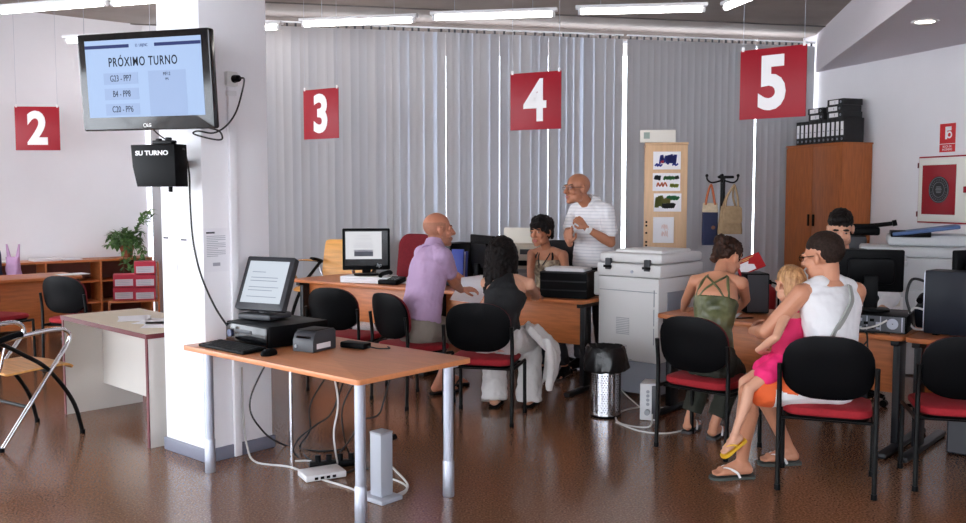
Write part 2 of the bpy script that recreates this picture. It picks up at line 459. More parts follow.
# ------------------------------------------------------------------ visitor chair
def make_chair():
    root = thing('visitor_chair', 'x', 'chair', (0, 0, 0), 0, 'black and red visitor chairs')
    # seat: domed cushion with a rounded outline
    o = rrect(0.46, 0.44, 0.09)
    rings = []
    for z, k in ((0.415, 0.94), (0.425, 0.99), (0.445, 1.0), (0.458, 0.975), (0.466, 0.90), (0.470, 0.6), (0.4705, 0.15)):
        rings.append([V3((x * k, y * k, z - 0.012 * (x / 0.23) ** 2 * 0 + (0.006 if y > 0.15 and z > 0.44 else 0) * -1)) for x, y in o])
    mb = MB(); mb.loft(rings); mb.build('seat', REDF, root)
    mb = MB(); mb.loft([[V3((x * k, y * k, z)) for x, y in o] for z, k in ((0.392, 0.80), (0.400, 0.93), (0.416, 0.955))]); mb.build('seat_pan', BLACKP, root)
    # back: arched shell, curved around the sitter
    def back(off, th, k, z0=0.515, z1=0.865):
        n = 28; H = z1 - z0; zc = (z0 + z1) / 2
        out = []
        for i in range(n):
            t = 2 * PI * i / n
            cx, sz = math.cos(t), math.sin(t)
            e = 2.6 if sz > 0 else 3.4
            x = math.copysign(abs(cx) ** (2 / e), cx) * 0.235 * k
            z = math.copysign(abs(sz) ** (2 / e), sz) * H / 2 * (1 - (1 - k) * 0.7)
            if sz < 0: x *= 1 - 0.16 * (sz * sz)
            out.append((x, z + zc))
        f = lambda x, z: -0.225 - (z - 0.5) * 0.16 + 0.75 * x * x
        rings = []
        for y, q in ((-th, 0.4), (-th, 0.93), (-th * 0.6, 1.0), (th * 0.6, 1.0), (th, 0.93), (th, 0.4)):
            rings.append([V3((x * q, f(x * q, zc + (z - zc) * q) + y + off, zc + (z - zc) * q)) for x, z in out])
        return rings
    mb = MB(); mb.loft(back(0, 0.012, 1.0)); mb.build('backrest', BLACKP, root)
    mb = MB(); mb.loft(back(0.021, 0.014, 0.985)); p = mb.build('back_pad', DREDF, root); p['label'] = 'dark red padded front of the backrest'
    for s in (-1, 1):
        x = s * 0.245
        mb = MB(); mb.tube([(x, -0.235, 0.008), (x, -0.225, 0.42), (x, -0.225, 0.55), (x, -0.243, 0.70)], 0.0135, sub=4); mb.build('leg', BLACKM, root)
        mb = MB(); mb.tube([(x, 0.205, 0.008), (x, 0.195, 0.395)], 0.0135, sub=1); mb.build('leg', BLACKM, root)
        mb = MB(); mb.cyl((x, -0.225, 0.395), (x, 0.197, 0.395), 0.012, seg=10); mb.build('side_rail', BLACKM, root)
        for y in (-0.235, 0.205):
            mb = MB(); mb.cyl((x, y, 0.0), (x, y, 0.03), 0.017, 0.016, seg=12); mb.build('foot_cap', BLACKP, root)
    for y in (-0.16, 0.15):
        mb = MB(); mb.cyl((-0.245, y, 0.389), (0.245, y, 0.389), 0.010, seg=10); mb.build('cross_bar', BLACKM, root)
    return root
chair0 = make_chair()
CH = [
    ((1.45, 5.865), (.68, .73), 'black and red chair the woman in the olive top sits on'),
    ((1.925, 5.125), (.36, .93), 'black and red chair of the man in the white vest with the child'),
    ((0.02, 6.64), (.25, .97), 'black and red chair of the dark-haired woman in black'),
    ((-0.54, 7.18), (.78, .63), 'black and red chair of the bald man in the lilac polo shirt'),
    ((-1.12, 7.66), (.42, .91), 'empty black and red chair behind the touch screen and its printer'),
    ((2.65, 5.13), (.25, .97), 'empty black and red chair cut off at the right edge'),
    ((-3.79, 8.72), (.30, .95), 'empty black chair at the far left desk under sign 2'),
    ((-4.66, 8.85), (.30, .95), 'black chair at the left edge of the photo, mostly cut off'),
]
for i, (p, d, lab) in enumerate(CH):
    loc = V3((p[0], p[1], 0))
    if i == 0: chair0.location = loc; chair0.rotation_euler = (0, 0, ang(d)); chair0['label'] = lab
    else: dup(chair0, loc, ang(d), lab)

# ------------------------------------------------------------------ plywood armchair
def make_ply():
    root = thing('plywood_armchair', 'x', 'chair', (0, 0, 0), 0, 'plywood armchairs with chrome arms')
    # seat shell
    def shell(pts, w, th):
        P = spline([V3((0, y, z)) for y, z in pts], 6); rings = []
        for i, p in enumerate(P):
            d = (P[min(i + 1, len(P) - 1)] - P[max(i - 1, 0)]).normalized(); n = V3((0, -d.z, d.y))
            ww = w * (0.86 if i in (0, len(P) - 1) else (0.96 if i in (1, len(P) - 2) else 1))
            rings.append([p + V3((-ww / 2, 0, 0)) - n * th, p + V3((0, 0, 0)) - n * (th + 0.008), p + V3((ww / 2, 0, 0)) - n * th, p + V3((ww / 2, 0, 0)), p - n * 0.008, p + V3((-ww / 2, 0, 0))])
        return rings
    mb = MB(); mb.loft(shell([(0.25, 0.425), (0.20, 0.452), (0.0, 0.45), (-0.17, 0.442), (-0.20, 0.45)], 0.46, 0.012)); mb.build('seat', PLY, root)
    mb = MB(); mb.loft(shell([(-0.215, 0.50), (-0.235, 0.62), (-0.27, 0.78), (-0.30, 0.86)], 0.46, 0.012)); mb.build('backrest', PLY, root)
    for s in (-1, 1):
        x = s * 0.265
        mb = MB(); mb.tube([(x, -0.25, 0.01), (x, -0.06, 0.26), (x, 0.12, 0.50), (x, 0.205, 0.615), (x, 0.19, 0.675), (x, 0.10, 0.695), (x, -0.14, 0.675), (x, -0.23, 0.66)], 0.0135, sub=8); mb.build('leg', CHROME, root)['label'] = 'chrome leg bent round into the armrest'
        mb = MB(); mb.tube([(x * 0.98, 0.28, 0.01), (x * 0.98, 0.22, 0.22), (x * 0.98, 0.06, 0.45), (x * 0.98, -0.12, 0.58), (x * 0.98, -0.24, 0.655)], 0.0135, sub=8); mb.build('leg', BLACKM, root)['label'] = 'black curved leg'
        mb = MB(); mb.tube([(x, -0.26, 0.66), (x, -0.16, 0.684), (x, -0.10, 0.69)], 0.019, sub=4); mb.build('arm_pad', BLACKP, root)
        for y, z in ((-0.25, 0), (0.28, 0)):
            mb = MB(); mb.cyl((x * (1 if y < 0 else 0.98), y, 0), (x * (1 if y < 0 else 0.98), y, 0.025), 0.017, seg=12); mb.build('foot_cap', BLACKP, root)
        mb = MB(); mb.cyl((s * 0.21, -0.215, 0.47), (x * 0.97, -0.2, 0.63), 0.009, seg=8); mb.build('back_bracket', CHROME, root)
    for y, z in ((0.08, 0.437), (-0.075, 0.237)):
        mb = MB(); mb.cyl((-0.262, y, z), (0.262, y, z), 0.011, seg=10); mb.build('cross_bar', BLACKM, root)
    return root
ply = make_ply(); ply['label'] = 'beech plywood armchair with chrome arms in the left foreground'
ply.location = (-3.10, 6.10, 0); ply.rotation_euler = (0, 0, ang((.56, .83))); ply.scale = (1.05,) * 3
q = dup(ply, V3((-1.66, 10.40, 0)), ang((-.4, -.92)), 'plywood armchair behind the monitor with the printed page'); q.scale = (1.5, 1.25, 1.25)

# ------------------------------------------------------------------ office chairs
def make_office(fab):
    root = thing('office_chair', 'x', 'office chair')
    for k in range(5):
        a = 2 * PI * k / 5 + 0.3; c, s = math.cos(a), math.sin(a)
        mb = MB(); mb.tube([(0, 0, 0.115), (0.15 * c, 0.15 * s, 0.105), (0.29 * c, 0.29 * s, 0.075)], (0.026, 0.017), sub=4); l = mb.build('base_leg', BLACKP, root)
        mb = MB()
        mb.cyl((0.29 * c - 0.02 * s, 0.29 * s + 0.02 * c, 0.027), (0.29 * c + 0.02 * s, 0.29 * s - 0.02 * c, 0.027), 0.027, seg=14)
        mb.cyl((0.29 * c, 0.29 * s, 0.03), (0.29 * c, 0.29 * s, 0.075), 0.010, seg=8); mb.build('caster', BLACKP, l)
    mb = MB(); mb.cyl((0, 0, 0.09), (0, 0, 0.44), 0.028, 0.020); mb.build('column', BLACKP, root)
    mb = MB(); mb.box((0, -0.02, 0.445), (0.2, 0.26, 0.04), bev=0.01); mb.build('mechanism', BLACKP, root)
    o = rrect(0.48, 0.46, 0.1)
    mb = MB(); mb.loft([[V3((x * k, y * k, z)) for x, y in o] for z, k in ((0.466, 0.9), (0.475, 0.98), (0.50, 1.0), (0.525, 0.97), (0.535, 0.85), (0.538, 0.3))]); mb.build('seat', fab, root)
    mb = MB(); mb.tube([(0, -0.12, 0.45), (0, -0.27, 0.47), (0, -0.30, 0.60), (0, -0.30, 0.75)], 0.018, sub=5); mb.build('back_post', BLACKP, root)
    rings = []
    for y, k in ((-0.035, 0.7), (-0.035, 0.93), (-0.01, 1.0), (0.015, 0.97), (0.03, 0.85), (0.032, 0.3)):
        rg = []
        for x, z in rrect(0.45, 0.56, 0.12):
            w = 1 - 0.16 * (z + 0.28) / 0.56
            rg.append(V3((x * k * w, -0.255 + y + 0.5 * (x * k) ** 2 - 0.07 * (z + 0.28), 0.90 + z * k)))
        rings.append(rg)
    mb = MB(); mb.loft(rings); mb.build('backrest', fab, root)
    return root
oc = make_office(DREDF); oc['label'] = 'empty dark red office chair left of the bald man in lilac'
oc.location = (-0.82, 9.78, 0.0); oc.rotation_euler = (0, 0, ang((-.35, -.94)))
oc2 = make_office(mat('black_fabric', (24, 24, 28), 0.9, var=0.1, scale=50, bump=0.1, bscale=300)); oc2['label'] = 'black office chair of the short-haired woman behind the desk'
oc2.location = (0.58, 8.44, 0); oc2.rotation_euler = (0, 0, ang((-.5, -.86)))
dup(oc2, V3((2.83, 7.16, 0)), ang((-.4, -.9)), 'black office chair of the clerk behind the black monitor')

# ------------------------------------------------------------------ desks
def desk(a, b, depth, z, label, ends=(True, True), panel=True, mid_panel=0.36):
    """front edge from a (left) to b (right); depth away from the visitors"""
    a, b = V3((*a, 0)), V3((*b, 0)); d = (b - a); L = d.length
    root = thing('desk', label, 'desk', a, math.atan2(d.y, d.x), 'cherry counter desks')
    mb = MB(); mb.prism(rrect(L - 0.006, depth, 0.05), 0.03, Matrix.Translation((L / 2, depth / 2, z - 0.03)), bev=0.004); mb.build('tabletop', DESKW, root)
    if panel:
        mb = MB(); mb.box((L / 2, 0.20, z - 0.03 - mid_panel / 2), (L - 0.16, 0.018, mid_panel), bev=0.002); mb.build('modesty_panel', DESKW, root)
    for s, on in zip((0, 1), ends):
        if not on: continue
        x = 0.06 if s == 0 else L - 0.06
        mb = MB(); mb.box((x, 0.16, (z - 0.06) / 2 + 0.03), (0.045, 0.12, z - 0.09), bev=0.006); lg = mb.build('leg', mat('desk_leg_metal', (20, 21, 25), 0.4, spec=0.3), root)
        mb = MB(); mb.box((x, depth / 2 - 0.12, 0.02), (0.06, depth + 0.06, 0.036), bev=0.012); mb.build('foot_bar', mat('desk_leg_metal', (20, 21, 25), 0.4), lg)
        mb = MB(); mb.box((x, depth / 2, z - 0.05), (0.05, depth - 0.1, 0.035), bev=0.006); mb.build('top_bracket', mat('desk_leg_metal', (20, 21, 25), 0.4), lg)
    return root
UA, VA = V3((-.817, .576, 0)), V3((.576, .817, 0))
A0 = V3((0.795, 7.37, 0)); ZA = 0.76
def onA(u, v, z=ZA): return A0 + UA * u + VA * v + V3((0, 0, z))
Am = A0 + UA * 1.60; Al = A0 + UA * 3.35
desk(Am.xy, A0.xy, 0.40, ZA, 'cherry desk with the black paper trays on its right end')
desk(Al.xy, (Am + UA * 0.004).xy, 0.80, ZA, 'cherry desk with the monitor showing a printed page')
UB, VB = V3((.76, -.65, 0)).normalized(), V3((.65, .76, 0)).normalized()
B0 = V3((1.258, 6.756, 0)); ZB = 0.74
def onB(u, v, z=ZB): return B0 + UB * u + VB * v + V3((0, 0, z))
desk(B0.xy, onB(1.72, 0).xy, 0.80, ZB, 'cherry desk the woman in olive writes on')
desk(onB(1.724, 0).xy, onB(3.3, 0).xy, 0.80, ZB, 'cherry desk at the right edge under the computer tower')
d2a, d2b = V3((-5.35, 8.75, 0)), V3((-4.22, 9.80, 0))
desk(d2a.xy, d2b.xy, 0.62, 0.75, 'cherry desk under sign 2 at the far left', mid_panel=0.5)

# cream desk beside the pillar
ca, cb = V3((-3.08, 6.73, 0)), V3((-2.12, 5.80, 0))
L = (cb - ca).length; D2 = 0.60
root = thing('cream_desk', 'cream panel desk with maroon edges standing left of the pillar', 'desk', ca, math.atan2(cb.y - ca.y, cb.x - ca.x))
zt = 0.73
mb = MB(); mb.box((L / 2, D2 / 2, zt - 0.014), (L - 0.008, D2 - 0.008, 0.028)); t = mb.build('tabletop', mat('cream_top', (206, 188, 158), 0.4, var=0.02, scale=3), root, smooth=False)
mb = MB(); mb.box((L / 2, 0.002, zt - 0.014), (L, 0.005, 0.03)); mb.box((L + 0.0, D2 / 2, zt - 0.014), (0.005, D2, 0.03)); mb.box((0.0, D2 / 2, zt - 0.014), (0.005, D2, 0.03)); mb.build('edge_band', MAROON, t, smooth=False)
for x, n in ((0.016, 0), (L - 0.016, 1)):
    mb = MB(); mb.box((x, D2 / 2 + 0.004, (zt - 0.03) / 2), (0.028, D2 - 0.02, zt - 0.03)); s = mb.build('side_panel', CREAMW, root, smooth=False)
    mb = MB(); mb.box((x, 0.009, (zt - 0.03) / 2), (0.0285, 0.006, zt - 0.032)); mb.build('edge_band', MAROON, s, smooth=False)
mb = MB(); mb.box((L / 2, 0.30, 0.445), (L - 0.062, 0.02, 0.50)); mb.build('modesty_panel', CREAMW, root, smooth=False)
for k, (u, v, r) in enumerate(((0.55, 0.30, 0.3), (0.80, 0.34, -0.2), (0.98, 0.28, 0.15))):
    sh = MB()
    for j in range(3): sh.box((0, 0, 0.0006 + j * 0.0011), (0.21, 0.297, 0.001), rot=(0, 0, j * 0.06))
    ux = (cb - ca).normalized(); vx = V3((-ux.y, ux.x, 0))
    o = sh.build('paper_stack', PAPER, smooth=False, loc=ca + ux * u + vx * v + V3((0, 0, zt + 0.0005)), rotz=r)
    tag(o, ('loose white papers on the left part of the cream desk', 'white papers in the middle of the papers on the cream desk', 'white papers on the cream desk nearest to the pillar')[k], 'papers', 'papers on the cream desk')
# a crumpled sheet
mb = MB(); mb.ell((0, 0, 0.03), (0.06, 0.045, 0.028), u=14, v=10)
for v in mb.bm.verts: v.co += v.co.normalized() * 0.014 * noise.noise(v.co * 40)
o = mb.build('crumpled_paper', PAPER, smooth=False, loc=ca + ux * 1.12 + vx * 0.42 + V3((0, 0, zt + 0.004))); tag(o, 'crumpled white paper on the cream desk by the pillar', 'paper')

# ------------------------------------------------------------------ touch screen table
Tx, Ty = V3((.75, -.66, 0)).normalized(), V3((.66, .75, 0)).normalized()
T0 = V3((-1.745, 5.345, 0)); TL, TW, TZ = 1.54, 0.80, 0.74
trz = math.atan2(Tx.y, Tx.x)
def onT(u, v, z=TZ): return T0 + Tx * u + Ty * v + V3((0, 0, z))
root = thing('table', 'beech table with silver tube legs carrying the touch screen', 'table', T0, trz)
mb = MB(); mb.prism(rrect(TL, TW, 0.02), 0.028, Matrix.Translation((TL / 2, TW / 2, TZ - 0.028)), bev=0.004); mb.build('tabletop', TABLEW, root)
for x, y in ((0.14, 0.08), (TL - 0.08, 0.08), (TL - 0.06, TW - 0.12), (0.14, TW - 0.14)):
    if x < 0.5 and y > 0.4:
        mb = MB(); mb.cyl((x, y, 0.0), (x, y, TZ - 0.03), 0.0125, seg=18); mb.build('leg', CHROME, root)['label'] = 'thin chrome rear leg'
        continue
    mb = MB(); mb.cyl((x, y, 0.10), (x, y, TZ - 0.03), 0.027, seg=24); lg = mb.build('leg', STEEL, root)
    mb = MB(); mb.rev([(0.029, 0.0), (0.031, 0.006), (0.031, 0.19), (0.028, 0.197)], 24, Matrix.Translation((x, y, 0))); mb.build('foot_sleeve', STEEL, lg)
    mb = MB(); mb.cyl((x, y, TZ - 0.036), (x, y, TZ - 0.0285), 0.055, seg=20); mb.build('mounting_plate', STEEL, lg)

# PC case, touch monitor, keyboard, mouse, label printer, adapter
root = thing('desktop_computer', 'flat black desktop computer under the touch screen', 'computer', onT(0.30, 0.43), trz)
mb = MB(); mb.box((0, 0.02, 0.066), (0.42, 0.42, 0.122), bev=0.006); b = mb.build('case', BLACKP, root)
mb = MB(); mb.box((0, -0.195, 0.066), (0.40, 0.02, 0.108), bev=0.008); f = mb.build('front_panel', BLACKG, root)
mb = MB(); mb.box((-0.02, -0.208, 0.082), (0.16, 0.006, 0.018), bev=0.002); mb.build('disc_tray', DARKG, f)
mb = MB(); mb.cyl((-0.15, -0.203, 0.062), (-0.15, -0.213, 0.062), 0.022, seg=24); mb.build('power_button', mat('blue_badge', (50, 60, 96), 0.3), f)
for x in (-0.16, 0.16):
    for y in (-0.12, 0.17): 
        mb = MB(); mb.cyl((x, y, 0), (x, y, 0.006), 0.012, seg=10); mb.build('foot', BLACKP, root)
fz = TZ + 0.128
mdir = V3((-.44, -.90, 0)).normalized()
root = thing('touch_monitor', 'tilted touch screen standing on the black computer case', 'monitor', onT(0.215, 0.385, fz), ang(-mdir))
# local: screen faces -Y
T_ = Matrix.Translation((0, -0.015, 0.062)) @ Euler((math.radians(-24), 0, 0)).to_matrix().to_4x4()
def panel_in(rt, M, w, h, d, bez, name, m, sm, below=0.0, back=True):
    mb = MB(); mb.prism(rrect(w, h, 0.012), d, M @ Matrix.Translation((0, d, h / 2)) @ Euler((PI / 2, 0, 0)).to_matrix().to_4x4(), bev=0.004); c = mb.build(name, m, rt)
    mb = MB(); t = bmesh.new(); mb.box((0, -0.0012, h / 2 + below / 2), (w - 2 * bez, 0.0024, h - 2 * bez - below)); me = mb
    for v in me.bm.verts: v.co = M @ v.co
    s = me.build('screen', sm, c, smooth=False)
    t.free()
    return c, s
SCR = mat('lit_screen', (200, 208, 218), 0.3, emit=0.55, spec=0.15)
c, s = panel_in(root, T_, 0.355, 0.335, 0.045, 0.030, 'housing', DARKG, SCR, below=0.012)
mb = MB(); mb.box((0, 0.066, 0.14), (0.24, 0.05, 0.19), rot=(math.radians(-24), 0, 0), bev=0.015); mb.build('rear_bulge', DARKG, c)
for v, w in ((0.235, 0.10), (0.20, 0.20), (0.18, 0.2), (0.14, 0.22), (0.12, 0.18), (0.08, 0.22)):
    mb = MB(); mb.box((0.0 - (0.22 - w) / 2, -0.003, v), (w, 0.0012, 0.004))
    for q in mb.bm.verts: q.co = T_ @ q.co
    mb.build('screen_line', mat('screen_line_tint', (150, 160, 176), 0.4, emit=0.4), s, smooth=False)
mb = MB(); mb.box((0, 0.05, 0.022), (0.24, 0.21, 0.035), bev=0.010); mb.cyl((0, 0.05, 0.03), (0, 0.075, 0.15), 0.04, 0.03); mb.build('stand', DARKG, root)
# keyboard: sits along the left front edge of the table
root = thing('keyboard', 'black keyboard on the table before the touch screen', 'keyboard', onT(0.33, 0.115, TZ), trz)
mb = MB(); mb.box((0, 0, 0.011), (0.44, 0.155, 0.018), rot=(math.radians(3), 0, 0), bev=0.004); mb.build('body', BLACKP, root)
kb = MB()
for r in range(5):
    for k in range(15): kb.box((-0.196 + k * 0.028, -0.055 + r * 0.026, 0.0215 + (-0.055 + r * 0.026) * 0.052), (0.023, 0.021, 0.006), bev=0.002, seg=1)
kb.build('keys', BLACKM, root)
root = thing('mouse', 'black computer mouse right of the keyboard', 'mouse', onT(0.66, 0.13, TZ), trz + 0.3)
mb = MB(); mb.loft([[V3((x * k, y * k + 0.004 * (1 - k), z)) for x, y in rrect(0.062, 0.11, 0.03)] for z, k in ((0.001, 0.94), (0.010, 1.0), (0.022, 0.92), (0.031, 0.72), (0.035, 0.4), (0.036, 0.1))]); mb.build('body', BLACKP, root)
mb = MB(); mb.cyl((-0.004, -0.03, 0.031), (0.004, -0.03, 0.031), 0.008, seg=12); mb.build('scroll_wheel', DARKG, root)
root = thing('ticket_printer', 'small dark grey ticket printer on the middle of the table', 'printer', onT(0.70, 0.41, TZ), trz + math.radians(12))
sec = [(-0.10, 0.002), (0.10, 0.002), (0.10, 0.105), (0.085, 0.118), (-0.05, 0.118), (-0.085, 0.098), (-0.10, 0.06)]
mb = MB(); mb.prism(sec, 0.145, Matrix.Translation((-0.0725, 0, 0)) @ Matrix(((0, 0, 1, 0), (1, 0, 0, 0), (0, 1, 0, 0), (0, 0, 0, 1))), bev=0.003); b = mb.build('body', DARKG, root)
mb = MB(); mb.box((0, -0.091, 0.08), (0.10, 0.012, 0.012), rot=(math.radians(-40), 0, 0)); mb.build('paper_slot', BLACKG, b)
mb = MB(); mb.box((0, -0.002, 0.119), (0.13, 0.15, 0.004), bev=0.0015); mb.build('lid', BLACKP, root)
mb = MB(); mb.box((0.0735, -0.01, 0.032), (0.0015, 0.12, 0.030)); p_ = mb.build('rating_label', PAPER, root, smooth=False)
mb = MB(); mb.cyl((-0.05, -0.1, 0.03), (-0.05, -0.104, 0.03), 0.009, seg=14); mb.build('feed_button', GREYP, root)
root = thing('power_adapter', 'flat black power adapter behind the ticket printer', 'adapter', onT(0.83, 0.60, TZ), trz + 0.2)
mb = MB(); mb.box((0, 0, 0.018), (0.17, 0.075, 0.034), bev=0.008); mb.build('body', BLACKP, root)
mb = MB(); mb.tube([(0.085, 0, 0.016), (0.15, 0.01, 0.008), (0.20, 0.05, 0.007), (0.16, 0.09, 0.007)], 0.004, seg=8); mb.build('lead', CABLEB, root)

# ------------------------------------------------------------------ things on the floor by the table
def cable(pts, r, m, label, name='cable', sub=8):
    P = [V3(p) for p in pts]; o0 = P[0].copy(); o0.z = 0
    mb = MB(); mb.tube([p - o0 for p in P], r, seg=8, sub=sub); o = mb.build(name, m, loc=o0)
    return tag(o, label, 'cable')
root = thing('floor_socket_column', 'grey upright floor socket column behind the front table leg', 'socket column', V3((-0.545, 4.83, 0)), trz)
mb = MB(); mb.box((0, 0, 0.013), (0.19, 0.15, 0.025), bev=0.006); mb.build('base_plate', mat('grey_enamel', (168, 172, 182), 0.45), root)
mb = MB(); mb.box((0, 0.01, 0.19), (0.085, 0.085, 0.335), bev=0.004); b = mb.build('column', mat('grey_enamel', (168, 172, 182), 0.45), root)
mb = MB(); mb.box((0, 0.01, 0.36), (0.088, 0.088, 0.012), bev=0.003); mb.build('top_cap', GREYP, root)
mb = MB(); mb.box((0.0, 0.058, 0.29), (0.05, 0.014, 0.10), bev=0.003); so = mb.build('socket_plate', BLACKP, root)
mb = MB(); mb.cyl((0, 0.065, 0.31), (0, 0.11, 0.315), 0.017, seg=14); mb.build('plug', BLACKP, so)
root = thing('router', 'small white network box lying on the floor under the table', 'router', at(322, 472, 5.22) * 1.0, 0.5)
root.location.z = 0
mb = MB(); mb.box((0, 0, 0.022), (0.24, 0.16, 0.038), bev=0.008); mb.build('body', mat('router_white', (214, 214, 216), 0.4), root)
for k in range(4):
    mb = MB(); mb.box((-0.06 + k * 0.035, -0.081, 0.02), (0.02, 0.006, 0.014)); mb.build('port', BLACKP, root, smooth=False)
root = thing('power_strip', 'black power strip with plugs across the white network box', 'power strip', at(330, 462, 5.36), 0.25)
root.location = V3((root.location.x + 0.02, 5.42, 0))
mb = MB(); mb.box((0, 0, 0.02), (0.30, 0.055, 0.036), bev=0.008); mb.build('body', BLACKP, root)
for k in range(4):
    mb = MB(); mb.cyl((-0.1 + k * 0.065, 0, 0.036), (-0.1 + k * 0.065, 0.004, 0.075), 0.018, seg=12); mb.build('plug', BLACKP, root)
fl = lambda x, y, z=0.006: (lambda d: V3((d[0], d[1], z)))(floor_pt(x, y))
def floor_pt(x, y):
    lo, hi = 2.0, 30.0
    for _ in range(50):
        m = (lo + hi) / 2
        if at(x, y, m).z > 0: lo = m
        else: hi = m
    return at(x, y, lo)
tb = lambda u, v: onT(u, v, TZ - 0.032)
cable([tb(0.22, 0.5), at(250, 400, 5.5), at(262, 430, 5.5), fl(285, 446), fl(318, 452), fl(345, 450)], 0.0055, CABLEB, 'black cable dropping from the table beside the pillar')
cable([tb(0.62, 0.72), at(312, 400, 5.72), at(310, 430, 5.6), fl(300, 448), fl(312, 462), fl(336, 466)], 0.0055, CABLEB, 'black cable hanging near the thin rear table leg')
cable([tb(0.80, 0.60), at(333, 410, 5.5), at(316, 425, 5.5), at(298, 440, 5.4), fl(296, 456), fl(330, 476), fl(360, 468)], 0.0055, CABLEB, 'black cable looping in the middle under the table')
cable([tb(0.95, 0.62), at(345, 400, 5.3), at(343, 430, 5.2), fl(352, 462), fl(364, 478)], 0.005, CABLEB, 'black cable falling straight behind the white network box')
cable([tb(1.10, 0.66), at(384, 400, 5.2), at(378, 415, 5.15), at(362, 421, 5.1), at(350, 440, 5.1), fl(340, 458), fl(368, 470)], 0.005, CABLEB, 'black cable arching out right of the front table leg')
cable([tb(0.78, 0.45), at(338, 400, 5.2), at(334, 430, 5.2), at(335, 448, 5.2), fl(338, 466)], 0.0055, CABLEW, 'white cable hanging down to the white network box')
cable([PC + PV * 0.24 + V3((.75, -.66, 0)) * 0.014 + V3((0, 0, 0.55)), PC + PV * 0.24 + V3((.75, -.66, 0)) * 0.02 + V3((0, 0, 0.25)), PC + PV * 0.25 + V3((.75, -.66, 0)) * 0.04 + V3((0, 0, 0.06)), fl(256, 463), fl(290, 468), fl(318, 479), fl(352, 490), fl(372, 500), fl(396, 496), fl(408, 487), fl(396, 472), fl(385, 462)], 0.0062, CABLEW, 'long white cable from the pillar trunking across the floor')
cable([fl(295, 462), fl(310, 462), fl(318, 468)], 0.0055, CABLEW, 'short white cable running into the white network box')
cable([fl(372, 478), fl(392, 480), fl(407, 488), fl(400, 496), fl(380, 490)], 0.0055, CABLEW, 'white cable loop right of the grey floor socket column')
# ------------------------------------------------------------------ television on the pillar
tl, tr = at(81, 84, 5.22), at(212, 78, 4.97)
tc = (tl + tr) / 2; td = (tr - tl); TVW = td.length
root = thing('television', 'black television showing the queue on the white pillar', 'television', tc, 0, rot=(math.radians(0), 0, math.atan2(td.y, td.x)))
TVH = 0.525
Mt = Euler((math.radians(4), 0, 0)).to_matrix().to_4x4()
def tbox(c, s, bev=0.0):
    mb = MB(); mb.box(c, s, bev=bev)
    for v in mb.bm.verts: v.co = Mt @ v.co
    return mb
mb = MB(); mb.prism(rrect(TVW, TVH, 0.014), 0.05, Mt @ Matrix.Translation((0, 0.045, 0)) @ Euler((PI / 2, 0, 0)).to_matrix().to_4x4(), bev=0.006); tvb = mb.build('bezel', BLACKG, root)
tbox((0, 0.07, -0.02), (TVW * 0.7, 0.06, TVH * 0.7), 0.02).build('rear_housing', BLACKP, root)
SW, SH, SZ = TVW - 0.10, 0.415, 0.018
TVS = mat('tv_screen', (172, 198, 238), 0.35, emit=0.46, spec=0.15)
sc = tbox((0, -0.0068, SZ), (SW, 0.003, SH)).build('screen', TVS, root, smooth=False)
NAVY = mat('tv_navy', (52, 66, 130), 0.5, emit=0.30, spec=0.1); TVT = mat('tv_text', (20, 28, 48), 0.5, emit=0.15, spec=0.1); TVP = mat('tv_panel_tint', (166, 190, 232), 0.35, emit=0.43, spec=0.15)
tbox((-SW * 0.305, -0.0088, SZ + SH / 2 - 0.035), (SW * 0.39, 0.001, 0.018)).build('header_bar', NAVY, sc, smooth=False)
tbox((SW * 0.305, -0.0088, SZ + SH / 2 - 0.035), (SW * 0.39, 0.001, 0.018)).build('header_bar', NAVY, sc, smooth=False)
for k in range(3): tbox((-SW * 0.20, -0.0086, SZ + 0.0 - k * 0.083), (SW * 0.30, 0.0008, 0.062)).build('queue_row', TVP, sc, smooth=False)
tbox((SW * 0.20, -0.0086, SZ - 0.085), (SW * 0.32, 0.0008, 0.24)).build('queue_row', TVP, sc, smooth=False)
def ttext(b, size, x, z, m=TVT, par=sc, sx=0.72, bold=0.0, sp=1.0):
    o = lettering(b, size, m, par, (0, 0, 0), sx=sx, bold=bold, spacing=sp, ext=0.0004)
    o.data.transform(Mt @ Matrix.Translation((x, -0.0095, z)))
ttext('PRÓXIMO TURNO', 0.068, 0.0, SZ + 0.086, bold=0.0008, sp=1.16, sx=0.70)
ttext('ES  URJENC', 0.022, 0.0, SZ + SH / 2 - 0.036, NAVY)
for k, s in enumerate(('G23 - PP7', 'B4 - PP8', 'C20 - PP6')): ttext(s, 0.048, -SW * 0.20, SZ + 0.0 - k * 0.083, sx=0.7)
ttext('MF12', 0.026, SW * 0.20, SZ + 0.015, sx=0.8); ttext('PP5', 0.018, SW * 0.20, SZ - 0.012, sx=0.8)
lo = lettering('LG', 0.024, WHT, tvb, (0, 0, 0), bold=0.0006, ext=0.0004); lo.data.transform(Mt @ Matrix.Translation((0.012, -0.0068, -TVH / 2 + 0.026)))
mb = MB(); mb.rev([(0.008, 0), (0.0105, 0), (0.0105, 0.0006), (0.008, 0.0006)], 20); 
for v in mb.bm.verts: v.co = Mt @ (Matrix.Translation((-0.014, -0.0066, -TVH / 2 + 0.026)) @ Euler((PI / 2, 0, 0)).to_matrix().to_4x4() @ v.co)
mb.build('logo_ring', WHT, tvb)
# swing arm, from the pillar's left face
face = PC + PU * 0.20 + V3((0, 0, 2.23))
inv = (Matrix.Translation(tc) @ Euler((0, 0, math.atan2(td.y, td.x))).to_matrix().to_4x4()).inverted()
f_l = inv @ face; elb = V3((0.22, 0.22, 0.0))
mb = MB(); mb.cyl((0, 0.10, 0), elb, 0.022); mb.cyl(elb, f_l, 0.022); mb.cyl(elb - V3((0, 0, 0.04)), elb + V3((0, 0, 0.04)), 0.028); mb.build('wall_mount', BLACKM, root)

